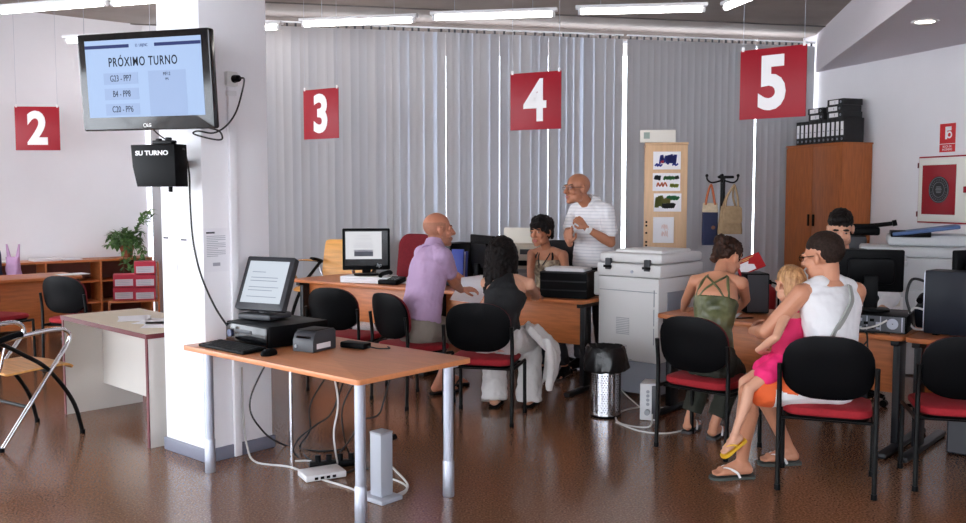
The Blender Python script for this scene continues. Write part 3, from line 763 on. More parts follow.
# small black turn box under the television
bt = at(157, 163, 5.36)
root = thing('turn_display', 'black wall box reading SU TURNO under the television', 'display', bt, 0, rot=(0, 0, math.radians(-22)))
sec = [(-0.165, 0.105), (0.15, 0.105), (0.155, -0.135), (-0.125, -0.135), (-0.155, -0.02)]
mb = MB(); mb.prism(sec, 0.11, Matrix.Translation((0, 0.08, 0)) @ Euler((PI / 2, 0, 0)).to_matrix().to_4x4(), bev=0.008); b = mb.build('housing', BLACKP, root)
lettering('SU TURNO', 0.036, WHT, b, (-0.01, -0.031, 0.055), sx=1.32, bold=0.0012)
mb = MB(); mb.box((0.04, 0.02, 0.118), (0.14, 0.05, 0.022), bev=0.006); mb.cyl((0.0, 0.02, 0.12), (0.0, 0.02, 0.14), 0.018); mb.cyl((0.07, 0.02, 0.12), (0.07, 0.02, 0.145), 0.018); mb.build('bracket', BLACKM, root)
mb = MB(); mb.cyl((0.05, 0.05, -0.135), (0.05, 0.05, -0.165), 0.012); mb.build('cable_gland', BLACKP, root)
inv = (Matrix.Translation(bt) @ Euler((0, 0, math.radians(-22))).to_matrix().to_4x4()).inverted()
f2 = inv @ (PC + PU * 0.17 + V3((0, 0, bt.z)))
mb = MB(); mb.cyl((0.05, 0.08, 0), f2, 0.025); mb.build('wall_mount', BLACKM, root)

# socket, cable trunking, cables on the pillar's right face.  r(u, z): u along the right face from the front corner
def RF(u, z, o=0.0): return PC + PV * u + V3((PV.y, -PV.x, 0)) * o + V3((0, 0, z))
def LF(u, z, o=0.0): return PC + PU * u + V3((-PV.x, -PV.y, 0)) * o + V3((0, 0, z))
rzR = math.atan2(PV.y, PV.x); rzL = math.atan2(-PU.y, -PU.x)
root = thing('wall_socket', 'white wall socket with a black plug on the pillar', 'socket', RF(0.20, 2.30, 0.004), rzR)
mb = MB(); mb.prism(rrect(0.075, 0.085, 0.008), 0.032, Euler((PI / 2, 0, 0)).to_matrix().to_4x4(), bev=0.004); mb.build('face_plate', mat('socket_white', (222, 222, 220), 0.4), root)
mb = MB(); mb.cyl((0.012, -0.032, 0.0), (0.012, -0.075, 0.0), 0.024, 0.020, seg=18); mb.build('plug', BLACKP, root)
root = thing('cable_trunking', 'white cable trunking running down the pillar to the floor', 'trunking', RF(0.20, 0.0, 0.002), rzR)
mb = MB(); mb.box((0, -0.014, 1.13), (0.048, 0.026, 2.25), bev=0.003); mb.build('channel', PILLAR, root)
mb = MB(); mb.box((0, -0.015, 2.215), (0.056, 0.034, 0.03), bev=0.003); mb.build('end_cap', LAMPW, root)
p0 = RF(0.215, 2.30, 0.085)
cable([p0, p0 + V3((0.04, -0.05, -0.01)), at(242, 92, 5.2), at(236, 112, 5.2), at(226, 126, 5.18), at(213, 133, 5.15), at(198, 131, 5.12), at(194, 134, 5.12), at(212, 139, 5.12), at(222, 139, 5.14), at(219, 131, 5.16), at(205, 127, 5.14)], 0.005, CABLEB, 'black cable looping from the pillar socket to the television')
cable([at(151, 127, 5.2), at(158, 134, 5.3), at(168, 141, 5.36)], 0.004, CABLEB, 'thin black cable between the television and the box below')
cable([bt + V3((0.14, -0.02, 0.06)), at(184, 150, 5.36), at(189, 172, 5.5), at(190, 200, 5.52), at(193, 240, 5.50), at(201, 275, 5.47), at(214, 305, 5.43), at(226, 324, 5.44), at(232, 332, 5.50)], 0.006, CABLEB, 'long black cable hanging down the pillar to the desktop computer')

def notice(u, z, w, h, face, label, lines, r=0.0, stamp=False):
    P, rz = (RF(u, z, 0.002), rzR) if face == 'r' else (LF(u, z, 0.002), rzL)
    root = thing('notice', label, 'notice', P, rz, 'paper notices taped to the pillar')
    mb = MB(); mb.box((0, -0.0006, 0), (w, 0.0012, h)); sh = mb.build('sheet', mat('notice_paper', (236, 235, 240), 0.6), root, smooth=False)
    mb = MB(); mb.box((-w * 0.22, -0.0018, h * 0.40), (w * 0.34, 0.0008, 0.010)); mb.build('heading', INK, root, smooth=False)
    mb = MB()
    for k in range(lines):
        ln = w * (0.76 if k % 4 != 3 else 0.45)
        mb.box((-w * 0.38 + ln / 2, -0.0018, h * 0.32 - k * h * 0.5 / lines), (ln, 0.0006, 0.0035))
    mb.build('printed_lines', INKL, root, smooth=False)
    if stamp:
        mb = MB(); mb.box((0, -0.0018, -h * 0.33), (0.05, 0.0006, 0.02)); mb.build('stamp', INKL, root, smooth=False)
notice(0.375, 1.235, 0.17, 0.27, 'l', 'paper notice on the pillar left face, the one further left', 9)
notice(0.165, 1.225, 0.19, 0.28, 'l', 'paper notice on the pillar left face, nearer the hanging black cable', 9)
notice(0.085, 1.28, 0.17, 0.26, 'r', 'paper notice with a small stamp on the pillar right face', 12, stamp=True)

# ------------------------------------------------------------------ left wall shelf, files, plant, bags
wn = V3((-LWd.y, LWd.x, 0))       # candidate normal
if wn.dot(V3((0, 0, 0)) - LW0) < 0: wn = -wn
def onW(u, v, z): return LW0 + LWd * u + wn * v + V3((0, 0, z))     # u from the corner to the left, v out from the wall
CZt = 0.82; cu0, cu1 = 0.10, 2.05
root = thing('low_shelf', 'low open cherry shelf unit along the white left wall', 'shelf', onW(cu1, 0.02, 0), math.atan2(-LWd.y, -LWd.x))
W = cu1 - cu0; Dp = 0.40
# local x runs towards the corner; the room lies on local -y
mb = MB(); mb.box((W / 2, -Dp / 2, CZt - 0.0125), (W, Dp, 0.025)); mb.build('top', DESKW, root, smooth=False)
mb = MB(); mb.box((W / 2, -Dp / 2, 0.05), (W - 0.04, Dp - 0.02, 0.02)); mb.build('bottom', DESKW, root, smooth=False)
for x in (0.01, W * 0.36, W * 0.68, W - 0.01):
    mb = MB(); mb.box((x, -Dp / 2, (CZt - 0.025) / 2), (0.02, Dp - 0.004, CZt - 0.027)); mb.build('side_panel', DESKW, root, smooth=False)
for k in range(3):
    x0, x1 = (0.01, W * 0.36, W * 0.68)[k], (W * 0.36, W * 0.68, W - 0.01)[k]
    for z in (0.30, 0.555): 
        mb = MB(); mb.box(((x0 + x1) / 2, -Dp / 2, z), (x1 - x0 - 0.022, Dp - 0.03, 0.018)); mb.build('shelf', DESKW, root, smooth=False)
mb = MB(); mb.box((W / 2, -0.006, CZt / 2), (W - 0.04, 0.008, CZt - 0.06)); mb.build('back_panel', mat('shelf_back_brown', (104, 52, 38), 0.6), root, smooth=False)
# red archive boxes, standing before and in the right end of the shelf
BOXR = mat('red_card_box', (186, 40, 66), 0.6, var=0.05, scale=10)
bx0 = None
yb = 10.45
spots = [(145, 268, 'topmost red archive box, alone on the third row'),
         (124, 281, 'red archive box, left one of the middle row'), (145, 281, 'red archive box, right one of the middle row'),
         (124, 294, 'red archive box, left one of the lowest visible row'), (145, 294, 'red archive box, right one of the lowest visible row')]
for i, (x, y, lab) in enumerate(spots):
    p = at(x, y, yb)
    if bx0 is None:
        bx0 = thing('archive_box', lab, 'box', p, math.radians(20), 'red archive boxes under the plant')
        mb = MB(); mb.box((0, 0.11, 0), (0.228, 0.22, 0.140), bev=0.003); mb.build('carton', BOXR, bx0, smooth=False)
        mb = MB(); mb.box((0, -0.0015, -0.018), (0.19, 0.003, 0.075)); lb = mb.build('label_card', mat('label_grey', (206, 198, 206), 0.6), bx0, smooth=False)
        mb = MB()
        for k in range(3): mb.box((-0.01, -0.0035, 0.0 - k * 0.018), (0.14, 0.0008, 0.005))
        mb.build('printed_lines', INKL, lb, smooth=False)
    else: dup(bx0, p, None, lab)
zlow = at(124, 294, yb).z - 0.072
root = thing('box_stand', 'cherry stand holding the red archive boxes', 'stand', V3((at(134, 294, yb).x, yb, 0)), math.radians(20))
mb = MB(); mb.box((0.0, 0.11, zlow - 0.012), (0.54, 0.26, 0.02)); mb.build('top', DESKW, root, smooth=False)
for s in (-1, 1):
    mb = MB(); mb.box((s * 0.265, 0.11, (zlow - 0.022) / 2), (0.02, 0.25, zlow - 0.024)); mb.build('side_panel', DESKW, root, smooth=False)
mb = MB(); mb.box((0.262, 0.11, zlow + 0.20), (0.02, 0.25, 0.44)); mb.build('side_panel', DESKW, root, smooth=False)

# trailing potted plant on the shelf
pp = onW(0.36, 0.27, CZt + 0.001)
root = thing('potted_plant', 'leafy green plant trailing over the red archive boxes', 'plant', pp)
mb = MB(); mb.rev([(0.055, 0.001), (0.085, 0.12), (0.092, 0.13), (0.092, 0.145), (0.08, 0.145), (0.075, 0.125), (0.02, 0.122)]); mb.build('pot', mat('terracotta', (150, 84, 60), 0.8), root)
st, lf = MB(), MB()
def leaf(mb, p, d, up, L, w):
    d = d.normalized(); s = d.cross(up).normalized(); n = s.cross(d)
    pts = [(0, 0.0), (0.25, 0.8), (0.5, 1.0), (0.78, 0.6), (1.0, 0.0)]
    cen = [p + d * (L * t) - n * (0.25 * L * t * t) for t, _ in pts]
    v = mb.bm.verts; F = mb.bm.faces
    c = [v.new(q + n * 0.002) for q in cen]; 
    l = [v.new(q + s * w * k + n * 0.006 * k) for q, (t, k) in zip(cen, pts)][1:-1]; r = [v.new(q - s * w * k + n * 0.006 * k) for q, (t, k) in zip(cen, pts)][1:-1]
    for side, q in ((1, l), (-1, r)):
        qs = [(c[0], c[1], q[0]), (c[1], c[2], q[1], q[0]), (c[2], c[3], q[2], q[1]), (c[3], c[4], q[2])]
        for f in qs: F.new(f if side > 0 else tuple(reversed(f)))
rnd = random.Random(5)
for k in range(34):
    a = rnd.uniform(0, 2 * PI); h = rnd.uniform(0.0, 0.20) if k % 4 else rnd.uniform(-0.5, -0.1)
    r = rnd.uniform(0.06, 0.25)
    if k >= 30: a, r, h = -1.5 + 0.3 * (k - 30), 0.34, -0.35 + 0.05 * k % 0.2
    if 26 <= k < 30: a, r, h = 0.2 * (k - 27), 0.3, 0.30 + 0.05 * (k - 26)
    if h < 0: 
        a = rnd.uniform(-1.5, -0.3); r = rnd.uniform(0.28, 0.36)
    e = V3((math.cos(a) * r, math.sin(a) * r, 0.14 + h))
    e -= wn * min(0, e.dot(wn) + 0.10)
    m = V3((math.cos(a) * r * 0.6, math.sin(a) * r * 0.6, 0.22 + max(h, 0.02) * 0.6))
    P = spline([V3((0, 0, 0.12)), m, e], 6)
    st.tube(P, 0.0025, seg=5, sub=1)
    for i in range(3, len(P)):
        for s in range(2):
            d = (P[i] - P[i - 1]).normalized(); sd = V3((rnd.uniform(-1, 1), rnd.uniform(-1, 1), rnd.uniform(-0.5, 0.6)))
            leaf(lf, P[i], d * 0.5 + sd * 0.8, V3((0.1, 0.05, 1)), rnd.uniform(0.055, 0.10), rnd.uniform(0.014, 0.024))
st.build('stem', mat('stem_green', (84, 96, 50), 0.7), root)
lf.build('leaves', mat('leaf_green', (58, 92, 48), 0.5, rgb2=(96, 130, 70), scale=12), root)

# papers on the shelf
for k, (u, w, h, lab) in enumerate(((1.78, 0.20, 0.010, 'thin stack of papers on the left end of the low shelf'), (1.30, 0.30, 0.030, 'thickest pile of papers on the middle of the low shelf'), (1.02, 0.22, 0.012, 'papers on the low shelf left of the plant'))):
    mb = MB()
    n = 5
    for j in range(n): mb.box((0, 0, h * (j + 0.5) / n), (w, 0.26, h / n * 0.96), rot=(0, 0, rnd.uniform(-0.09, 0.09)))
    tag(mb.build('paper_stack', PAPER, smooth=False, loc=onW(u, 0.2, CZt + 0.0005), rotz=math.atan2(-LWd.y, -LWd.x)), lab, 'papers', 'papers on the low shelf')
# papers lying on the far left desk
mb = MB()
for j in range(3): mb.box((0, 0, 0.001 + j * 0.0015), (0.297, 0.21, 0.001), rot=(0, 0, j * 0.08))
tag(mb.build('paper_stack', PAPER, smooth=False, loc=V3((-4.40, 9.94, 0.7505)), rotz=0.7), 'white papers on the right end of the far left desk', 'papers')
# lilac bag and navy backpack beyond that desk
root = thing('lilac_bag', 'lilac shopping bag with two upright handles left of the low shelf', 'bag', at(14, 275, 10.2))
LIL = mat('lilac_plastic', (170, 130, 168), 0.55, var=0.12, scale=10, bump=0.3, bscale=16)
def sack(mb, w, d, h, taper, wob, seed):
    rings = []
    for i in range(9):
        t = i / 8; k = 1 + taper * t
        rings.append([V3((x * k + wob * noise.noise(V3((x * 9, y * 9 + seed, t * 3))), y * (1 - 0.55 * t) + wob * noise.noise(V3((x * 9 + seed, y * 9, t * 3))), t * h)) for x, y in rrect(w, d, min(w, d) * 0.35)])
    mb.loft(rings)
mb = MB(); sack(mb, 0.15, 0.10, 0.24, -0.05, 0.03, 1); mb.build('body', LIL, root)
for s in (-1, 1):
    mb = MB(); mb.loft([[V3((s * 0.045 + x + s * 0.006 * i, y, 0.22 + 0.04 * i)) for x, y in rrect(0.05 - 0.008 * i, 0.022 - 0.003 * i, 0.008 - 0.0012 * i, 3)] for i in range(5)]); mb.build('handle', LIL, root)
root.location.z = 0.68
root = thing('side_table', 'low cherry side table under the lilac bag and the backpack', 'side table', V3((root.location.x - 0.1, root.location.y, 0)), 0.6)
mb = MB(); mb.box((0, 0, 0.665), (0.55, 0.42, 0.025)); mb.build('top', DESKW, root, smooth=False)
for x in (-0.24, 0.24):
    for y in (-0.17, 0.17):
        mb = MB(); mb.box((x, y, 0.326), (0.035, 0.035, 0.652)); mb.build('leg', DESKW, root, smooth=False)
root = thing('backpack', 'navy blue backpack cut off by the left edge of the photo', 'backpack', V3((at(-1, 275, 10.2).x - 0.03, 10.15, 0.68)))
NAV = mat('navy_canvas', (26, 34, 66), 0.8, bump=0.1, bscale=200)
mb = MB(); sack(mb, 0.17, 0.16, 0.31, -0.2, 0.02, 4); mb.build('body', NAV, root)
mb = MB(); mb.box((0, -0.086, 0.10), (0.13, 0.04, 0.14), bev=0.015); mb.build('pocket', NAV, root)
mb = MB(); mb.tube([(-0.03, 0, 0.30), (-0.02, 0, 0.35), (0.02, 0, 0.35), (0.03, 0, 0.30)], 0.008); mb.build('grab_loop', NAV, root)

# ------------------------------------------------------------------ bookcase with children's drawings
bc = at(666, 200, 10.25)
root = thing('bookcase', 'tall narrow birch bookcase with children\'s drawings taped to its side', 'bookcase', V3((bc.x, 10.25, 0)), math.radians(-9))
BW, BH = 0.455, at(666, 144.5, 10.25).z
for y, nm in ((0.009, 'side_panel'), (0.86, 'side_panel')):
    mb = MB(); mb.box((0, y, BH / 2), (BW, 0.018, BH), bev=0.002); mb.build(nm, BIRCH, root)
mb = MB(); mb.box((0, 0.435, BH + 0.012), (BW + 0.015, 0.89, 0.022), bev=0.002); mb.build('top', BIRCH, root)
for k in range(6):
    mb = MB(); mb.box((-0.01, 0.435, 0.06 + k * (BH - 0.1) / 5), (BW - 0.03, 0.83, 0.018)); mb.build('shelf', BIRCH, root, smooth=False)
mb = MB(); mb.box((BW / 2 - 0.006, 0.435, BH / 2), (0.010, 0.83, BH - 0.02)); mb.build('back_panel', mat('bookcase_back_dark', (58, 52, 52), 0.6), root, smooth=False)
mb = MB()
for z in (1.30, 1.26, 1.18, 1.08, 1.04): mb.cyl((-BW / 2 + 0.018, -0.001, z), (-BW / 2 + 0.018, -0.004, z), 0.012, seg=10)
mb.build('screw', BLACKM, root)
for k in range(2): pass
o = thing('sign_box', 'flat white sign box lying on top of the birch bookcase', 'box', V3((bc.x - 0.10, 10.24, BH + 0.0235)), math.radians(-9))
mb = MB(); mb.box((0, 0.06, 0.068), (0.385, 0.10, 0.135), bev=0.006); mb.build('body', mat('cream_box', (226, 222, 212), 0.5), o)
mb = MB(); mb.box((-0.12, 0.009, 0.075), (0.065, 0.003, 0.07)); mb.build('emblem', mat('pale_green_mark', (150, 166, 156), 0.6), o, smooth=False)
def drawing(px, py, w, h, label, strokes, seed, pale=False):
    p = at(px, py, 10.24); p.y = 10.25 - (p.x - bc.x) * math.tan(math.radians(9)) - 0.006
    root = thing('drawing', label, 'drawing', p, math.radians(-9), 'children\'s drawings on the birch bookcase')
    mb = MB(); mb.box((0, 0, 0), (w, 0.002, h)); mb.build('sheet', PAPER, root, smooth=False)
    r = random.Random(seed)
    for j, (col, cx, cz, sx, sz, n, wd) in enumerate(strokes):
        wd = wd * 1.5 if wd > 0.007 else wd
        mb = MB(); pts = []
        for k in range(n):
            t = k / (n - 1)
            pts.append(V3(((cx + sx * (2 * t - 1) * 0.9 + r.uniform(-.12, .12) * sx) * w / 2, -0.0022 - 0.00012 * j, (cz + sz * (1 if k % 2 else -1) * r.uniform(.5, 1)) * h / 2)))
        P = spline(pts, 4)
        for a, b in zip(P, P[1:]):
            d = (b - a); L = d.length
            if L < 1e-5: continue
            mb.box((a + b) / 2, (L + wd * 0.6, 0.0006, wd), rot=(0, -math.atan2(d.z, d.x), 0))
        mb.build('paint_stroke', mat('paint_' + '_'.join(map(str, col)), col, 0.7), root, smooth=False)
drawing(667, 160.5, 0.297, 0.195, 'drawing with a blue scribble, topmost on the birch bookcase', [((46, 58, 140), 0.1, 0.1, 0.62, 0.5, 18, 0.016), ((40, 46, 120), 0.3, 0.2, 0.35, 0.45, 14, 0.016), ((46, 58, 150), -0.6, -0.5, 0.25, 0.12, 6, 0.012), ((170, 60, 90), -0.35, -0.15, 0.1, 0.1, 4, 0.010), ((46, 58, 150), 0.6, -0.45, 0.2, 0.12, 4, 0.012)], 3)
drawing(666.5, 182, 0.297, 0.195, 'drawing with green, black and orange patches, second on the birch bookcase', [((40, 52, 58), -0.65, 0.5, 0.2, 0.25, 8, 0.016), ((58, 120, 66), 0.2, 0.45, 0.42, 0.16, 10, 0.016), ((206, 110, 82), -0.35, -0.3, 0.4, 0.25, 7, 0.010), ((150, 160, 70), 0.55, -0.4, 0.3, 0.14, 8, 0.016), ((50, 60, 50), 0.75, 0.5, 0.12, 0.15, 5, 0.012)], 7)
drawing(667.5, 202.5, 0.297, 0.20, 'drawing with dark and green blobs, third on the birch bookcase', [((40, 126, 76), 0.35, 0.5, 0.45, 0.16, 12, 0.018), ((110, 116, 50), -0.6, 0.1, 0.25, 0.6, 14, 0.018), ((46, 44, 42), 0.1, -0.35, 0.45, 0.2, 12, 0.022), ((120, 116, 56), -0.1, 0.2, 0.3, 0.2, 8, 0.016)], 12)
drawing(663.5, 230, 0.225, 0.285, 'pale pencil drawing, lowest on the birch bookcase', [((226, 196, 190), 0.1, 0.25, 0.35, 0.25, 9, 0.006), ((222, 190, 184), 0.1, -0.3, 0.35, 0.25, 9, 0.006)], 15)

# ------------------------------------------------------------------ coat stand and bags
cs = at(723, 178, 10.0); CSX = cs.x
root = thing('coat_stand', 'black coat stand with two bags hanging from its hooks', 'coat stand', V3((CSX, 10.0, 0)))
mb = MB(); mb.rev([(0.17, 0.0), (0.17, 0.012), (0.15, 0.022), (0.03, 0.03)]); mb.build('base', BLACKM, root)
mb = MB(); mb.cyl((0, 0, 0.02), (0, 0, cs.z), 0.026, seg=16); mb.build('pole', BLACKM, root)
mb = MB(); mb.box((0.03, 0, cs.z + 0.01), (0.17, 0.05, 0.03), bev=0.01); mb.build('head', BLACKM, root)
for dx, dy in ((-0.17, -0.02), (0.14, -0.05), (0.02, 0.16), (-0.05, -0.16)):
    mb = MB(); mb.tube([(dx * 0.15, dy * 0.15, cs.z - 0.03), (dx * 0.7, dy * 0.7, cs.z - 0.05), (dx, dy, cs.z - 0.02), (dx * 1.05, dy * 1.05, cs.z + 0.02)], 0.009); h = mb.build('hook', BLACKM, root)
    mb = MB(); mb.ell((dx * 1.05, dy * 1.05, cs.z + 0.025), 0.017); mb.build('knob', BLACKM, h)
root = thing('tote_bag', 'navy tote bag with a cream top and orange handles on the coat stand', 'bag', V3((at(710, 215, 9.93).x, 9.93, at(710, 245, 9.93).z)), -0.1)
TH = at(710, 203, 9.93).z - root.location.z
def flatbag(z0, z1, w0, w1, d, seed=0):
    rings = []
    for i in range(8):
        t = i / 7; w = w0 + (w1 - w0) * t; dd = d * (1 - 0.5 * t) * (0.75 if i == 0 else 1)
        rings.append([V3((x, y + 0.006 * noise.noise(V3((x * 12, t * 4, seed))), z0 + (z1 - z0) * t)) for x, y in rrect(w * (0.95 if i == 0 else 1), dd, dd * 0.45, 4)])
    return rings
mb = MB(); mb.loft(flatbag(0, TH * 0.78, 0.17, 0.165, 0.075, 1)); b = mb.build('body', NAV, root)
mb = MB(); mb.cyl((0.03, -0.036, TH * 0.42), (0.03, -0.044, TH * 0.42), 0.02, seg=14); mb.build('badge', mat('brown_leather', (120, 72, 44), 0.6), b)
mb = MB(); mb.loft(flatbag(TH * 0.775, TH, 0.17, 0.15, 0.045, 2)); mb.build('top_band', mat('cream_canvas', (196, 178, 150), 0.85, var=0.1, scale=40), root)
hk = at(709, 180, 9.93).z - root.location.z
for y in (-0.018, 0.018):
    mb = MB(); mb.tube([(-0.05, y, TH - 0.02), (-0.028, y, TH + 0.10), (0.005, y * 0.3, hk - 0.05), (0.03, y, TH + 0.10), (0.05, y, TH - 0.02)], 0.010); mb.build('handle', mat('orange_strap', (170, 86, 44), 0.7), root)
root = thing('shoulder_bag', 'beige canvas shoulder bag on the right of the coat stand', 'bag', V3((at(730, 220, 9.9).x, 9.9, at(730, 234, 9.9).z)), 0.1)
TH = at(730, 206, 9.9).z - root.location.z
BEI = mat('beige_canvas', (158, 132, 100), 0.85, var=0.1, scale=30, bump=0.15, bscale=120)
mb = MB(); mb.loft(flatbag(0, TH, 0.275, 0.20, 0.13, 3)); mb.build('body', BEI, root)
mb = MB(); mb.prism(rrect(0.21, TH * 0.6, 0.03), 0.016, Matrix.Translation((0, -0.058, TH * 0.68)) @ Euler((PI / 2 - 0.08, 0, 0)).to_matrix().to_4x4(), bev=0.004); mb.build('flap', BEI, root)
for x in (-0.07, 0.07):
    mb = MB(); mb.tube([(x, -0.045, TH * 0.97), (x * 0.8 + 0.01, -0.03, TH + 0.10), (0.035, -0.01, at(737, 185, 9.9).z - root.location.z), (x * 0.5, 0.02, TH + 0.10), (x, 0.03, TH * 0.97)], 0.011); mb.build('strap', BEI, root)

# ------------------------------------------------------------------ wooden cabinet with binders
cn = V3((RW.y, -RW.x, 0)); cn = cn if cn.x < 0 else -cn        # out of the right wall into the room
wallR = lambda Y: BR + RW * ((BR.y - Y) / -RW.y)
c0 = wallR(11.62) + cn * 0.02
CWd, CDp, CH_ = 1.13, 0.43, at(842, 143, 11.5).z
root = thing('cabinet', 'tall cherry two-door cabinet in the far right corner under the binders', 'cabinet', c0, math.atan2(-RW.y, -RW.x))
# local +x runs along the wall to the corner, local +y out of the wall
sy = 1 if (Matrix.Rotation(math.atan2(-RW.y, -RW.x), 3, 'Z') @ V3((0, 1, 0))).dot(cn) > 0 else -1
def cb(c, s, bev=0.002): mb = MB(); mb.box((c[0], c[1] * sy, c[2]), s, bev=bev); return mb
cb((CWd / 2, CDp / 2, CH_ / 2), (CWd, CDp, CH_ - 0.01)).build('carcass', CABW, root)
for k in range(2):
    d = cb((CWd * (0.25 + 0.5 * k), CDp + 0.010, CH_ / 2), (CWd / 2 - 0.008, 0.018, CH_ - 0.05)).build('door', CABW, root)
    cb((CWd / 2 + (0.05 if k else -0.05), CDp + 0.028, 1.27), (0.03, 0.02, 0.15), 0.005).build('handle', BLACKM, d)
cb((CWd / 2, CDp / 2 + 0.005, CH_ + 0.003), (CWd + 0.01, CDp + 0.03, 0.02)).build('top', CABW, root)
# binders: local frame of the cabinet
Mc = Matrix.Translation(c0) @ Matrix.Rotation(math.atan2(-RW.y, -RW.x), 4, 'Z')
bz = CH_ + 0.0145
def make_binder():
    root = thing('ring_binder', 'x', 'binder', (0, 0, 0), 0, 'black ring binders on the cabinet')
    w, d, h = 0.078, 0.29, 0.30
    mb = MB(); mb.box((0, 0, h / 2), (w, d, h), bev=0.003); mb.build('cover', CARD, root)
    mb = MB(); mb.box((0, sy * (d / 2 + 0.001), h * 0.57), (w * 0.66, 0.0025, h * 0.56)); l = mb.build('spine_label', PAPER, root, smooth=False)
    mb = MB(); mb.box((0, sy * (d / 2 + 0.0026), h * 0.50), (w * 0.4, 0.0012, 0.006)); mb.build('spine_text', INK, l, smooth=False)
    mb = MB(); M = Matrix.Translation((0, sy * (d / 2 + 0.0006), h * 0.14)) @ Euler((-sy * PI / 2, 0, 0)).to_matrix().to_4x4(); mb.rev([(0.009, 0), (0.014, 0), (0.014, 0.003), (0.009, 0.003)], 16, M); mb.build('finger_ring', STEEL, root)
    return root
bn0 = make_binder(); names = ['nearest', 'second', 'third', 'fourth', 'fifth', 'sixth', 'seventh', 'eighth', 'ninth', 'tenth', 'eleventh']
first = True
crz = math.atan2(-RW.y, -RW.x)
for i in range(11):
    lab = ('upright black binder at the right-hand end of the row on the cabinet' if i == 0 else 'upright black binder, %s from the right in the row on the cabinet' % names[i]) if i < 10 else 'upright black binder at the left-hand end of the row on the cabinet'
    p = Mc @ V3((0.05 + 0.088 * i, sy * (CDp - 0.16), bz))
    if first: bn0.location = p; bn0.rotation_euler = (0, 0, crz); bn0['label'] = lab; first = False
    else: dup(bn0, p, crz, lab)
Rl = Matrix.Rotation(math.radians(90), 4, 'Y')
k = 0
for sx_, lev, lab in ((0.10, 0, 'black binder lying flat, lowest of the right-hand pile on the cabinet'), (0.10, 1, 'black binder lying flat, middle of the right-hand pile on the cabinet'), (0.10, 2, 'black binder lying flat, topmost of the right-hand pile on the cabinet'), (0.47, 0, 'black binder lying flat, lower of the left-hand pile on the cabinet'), (0.47, 1, 'black binder lying flat, upper of the left-hand pile on the cabinet')):
    q = dup(bn0, None, None, lab)
    q.matrix_world = Mc @ Matrix.Translation((sx_ - 0.04 + 0.02 * (lev % 2), sy * (CDp - 0.17), bz + 0.302 + 0.039 + lev * 0.079)) @ Rl
# ------------------------------------------------------------------ hose cabinet, its sign, extinguisher
def wallpt(px, out=0.0):
    k = (px - 483) / F_PX
    t = (k * BR.y - BR.x) / (RW.x - k * RW.y); return BR + RW * t + cn * out
wz = lambda px, py: at(px, py, wallpt(px).y).z
wl = wallpt(919); rw_ang = math.atan2(RW.y, RW.x)
HZ0, HZ1 = wz(919, 222.5), wz(919, 157)
HW = 0.78; HH = HZ1 - HZ0
root = thing('hose_cabinet', 'red-framed white fire hose cabinet on the right wall', 'fire hose cabinet', V3((wl.x, wl.y, HZ0)), rw_ang)
# local x towards the viewer along the wall; the room lies on the side of sgn
sg = 1 if (Matrix.Rotation(rw_ang, 3, 'Z') @ V3((0, 1, 0))).dot(cn) > 0 else -1
def hb(c, s, bev=0.002): mb = MB(); mb.box((c[0], c[1] * sg, c[2]), s, bev=bev); return mb
hb((HW / 2, 0.016, HH / 2), (HW, 0.03, HH), 0.004).build('body', REDS, root)
dr = hb((HW / 2, 0.037, HH / 2), (HW - 0.035, 0.014, HH - 0.035), 0.003).build('door', mat('cabinet_white', (232, 230, 222), 0.4), root)
hb((HW * 0.42, 0.0455, HH * 0.5), (0.50, 0.006, HH - 0.20), 0.02).build('red_panel', mat('hose_red', (150, 34, 44), 0.25), dr)
Mh = Matrix.Translation((HW * 0.43, 0.0485 * sg, HH * 0.5)) @ Euler((-sg * PI / 2, 0, 0)).to_matrix().to_4x4()
mb = MB(); mb.rev([(0.001, 0), (0.15, 0), (0.15, 0.003), (0.001, 0.003)], 36, Mh); em = mb.build('emblem', mat('emblem_black', (28, 26, 30), 0.4), dr)
mb = MB(); mb.rev([(0.136, 0.003), (0.140, 0.003), (0.140, 0.0045), (0.136, 0.0045)], 36, Mh); mb.rev([(0.084, 0.003), (0.087, 0.003), (0.087, 0.0045), (0.084, 0.0045)], 36, Mh)
for k in range(-2, 3): mb.box(Mh @ V3((0, 0.016 * k, 0.004)), (0.09 - 0.012 * abs(k), 0.002, 0.006))
mb.build('emblem_ring', GREYP, em)
mb = MB()
for k in range(26):
    a = 2 * PI * k / 26
    if abs(math.sin(a)) < 0.22: continue
    mb.box(Mh @ V3((0.112 * math.cos(a), 0.112 * math.sin(a), 0.004)), (0.006, 0.002, 0.020), rot=(0, PI / 2 - a if sg < 0 else a - PI / 2, 0))
mb.build('emblem_letters', mat('emblem_grey', (112, 110, 114), 0.5), em)
hb((HW - 0.06, 0.05, HH * 0.5), (0.05, 0.02, 0.07), 0.006).build('lock', REDS, dr)
for z in (0.10, HH - 0.10): hb((0.012, 0.045, z), (0.016, 0.02, 0.06)).build('hinge', MAROON, dr)
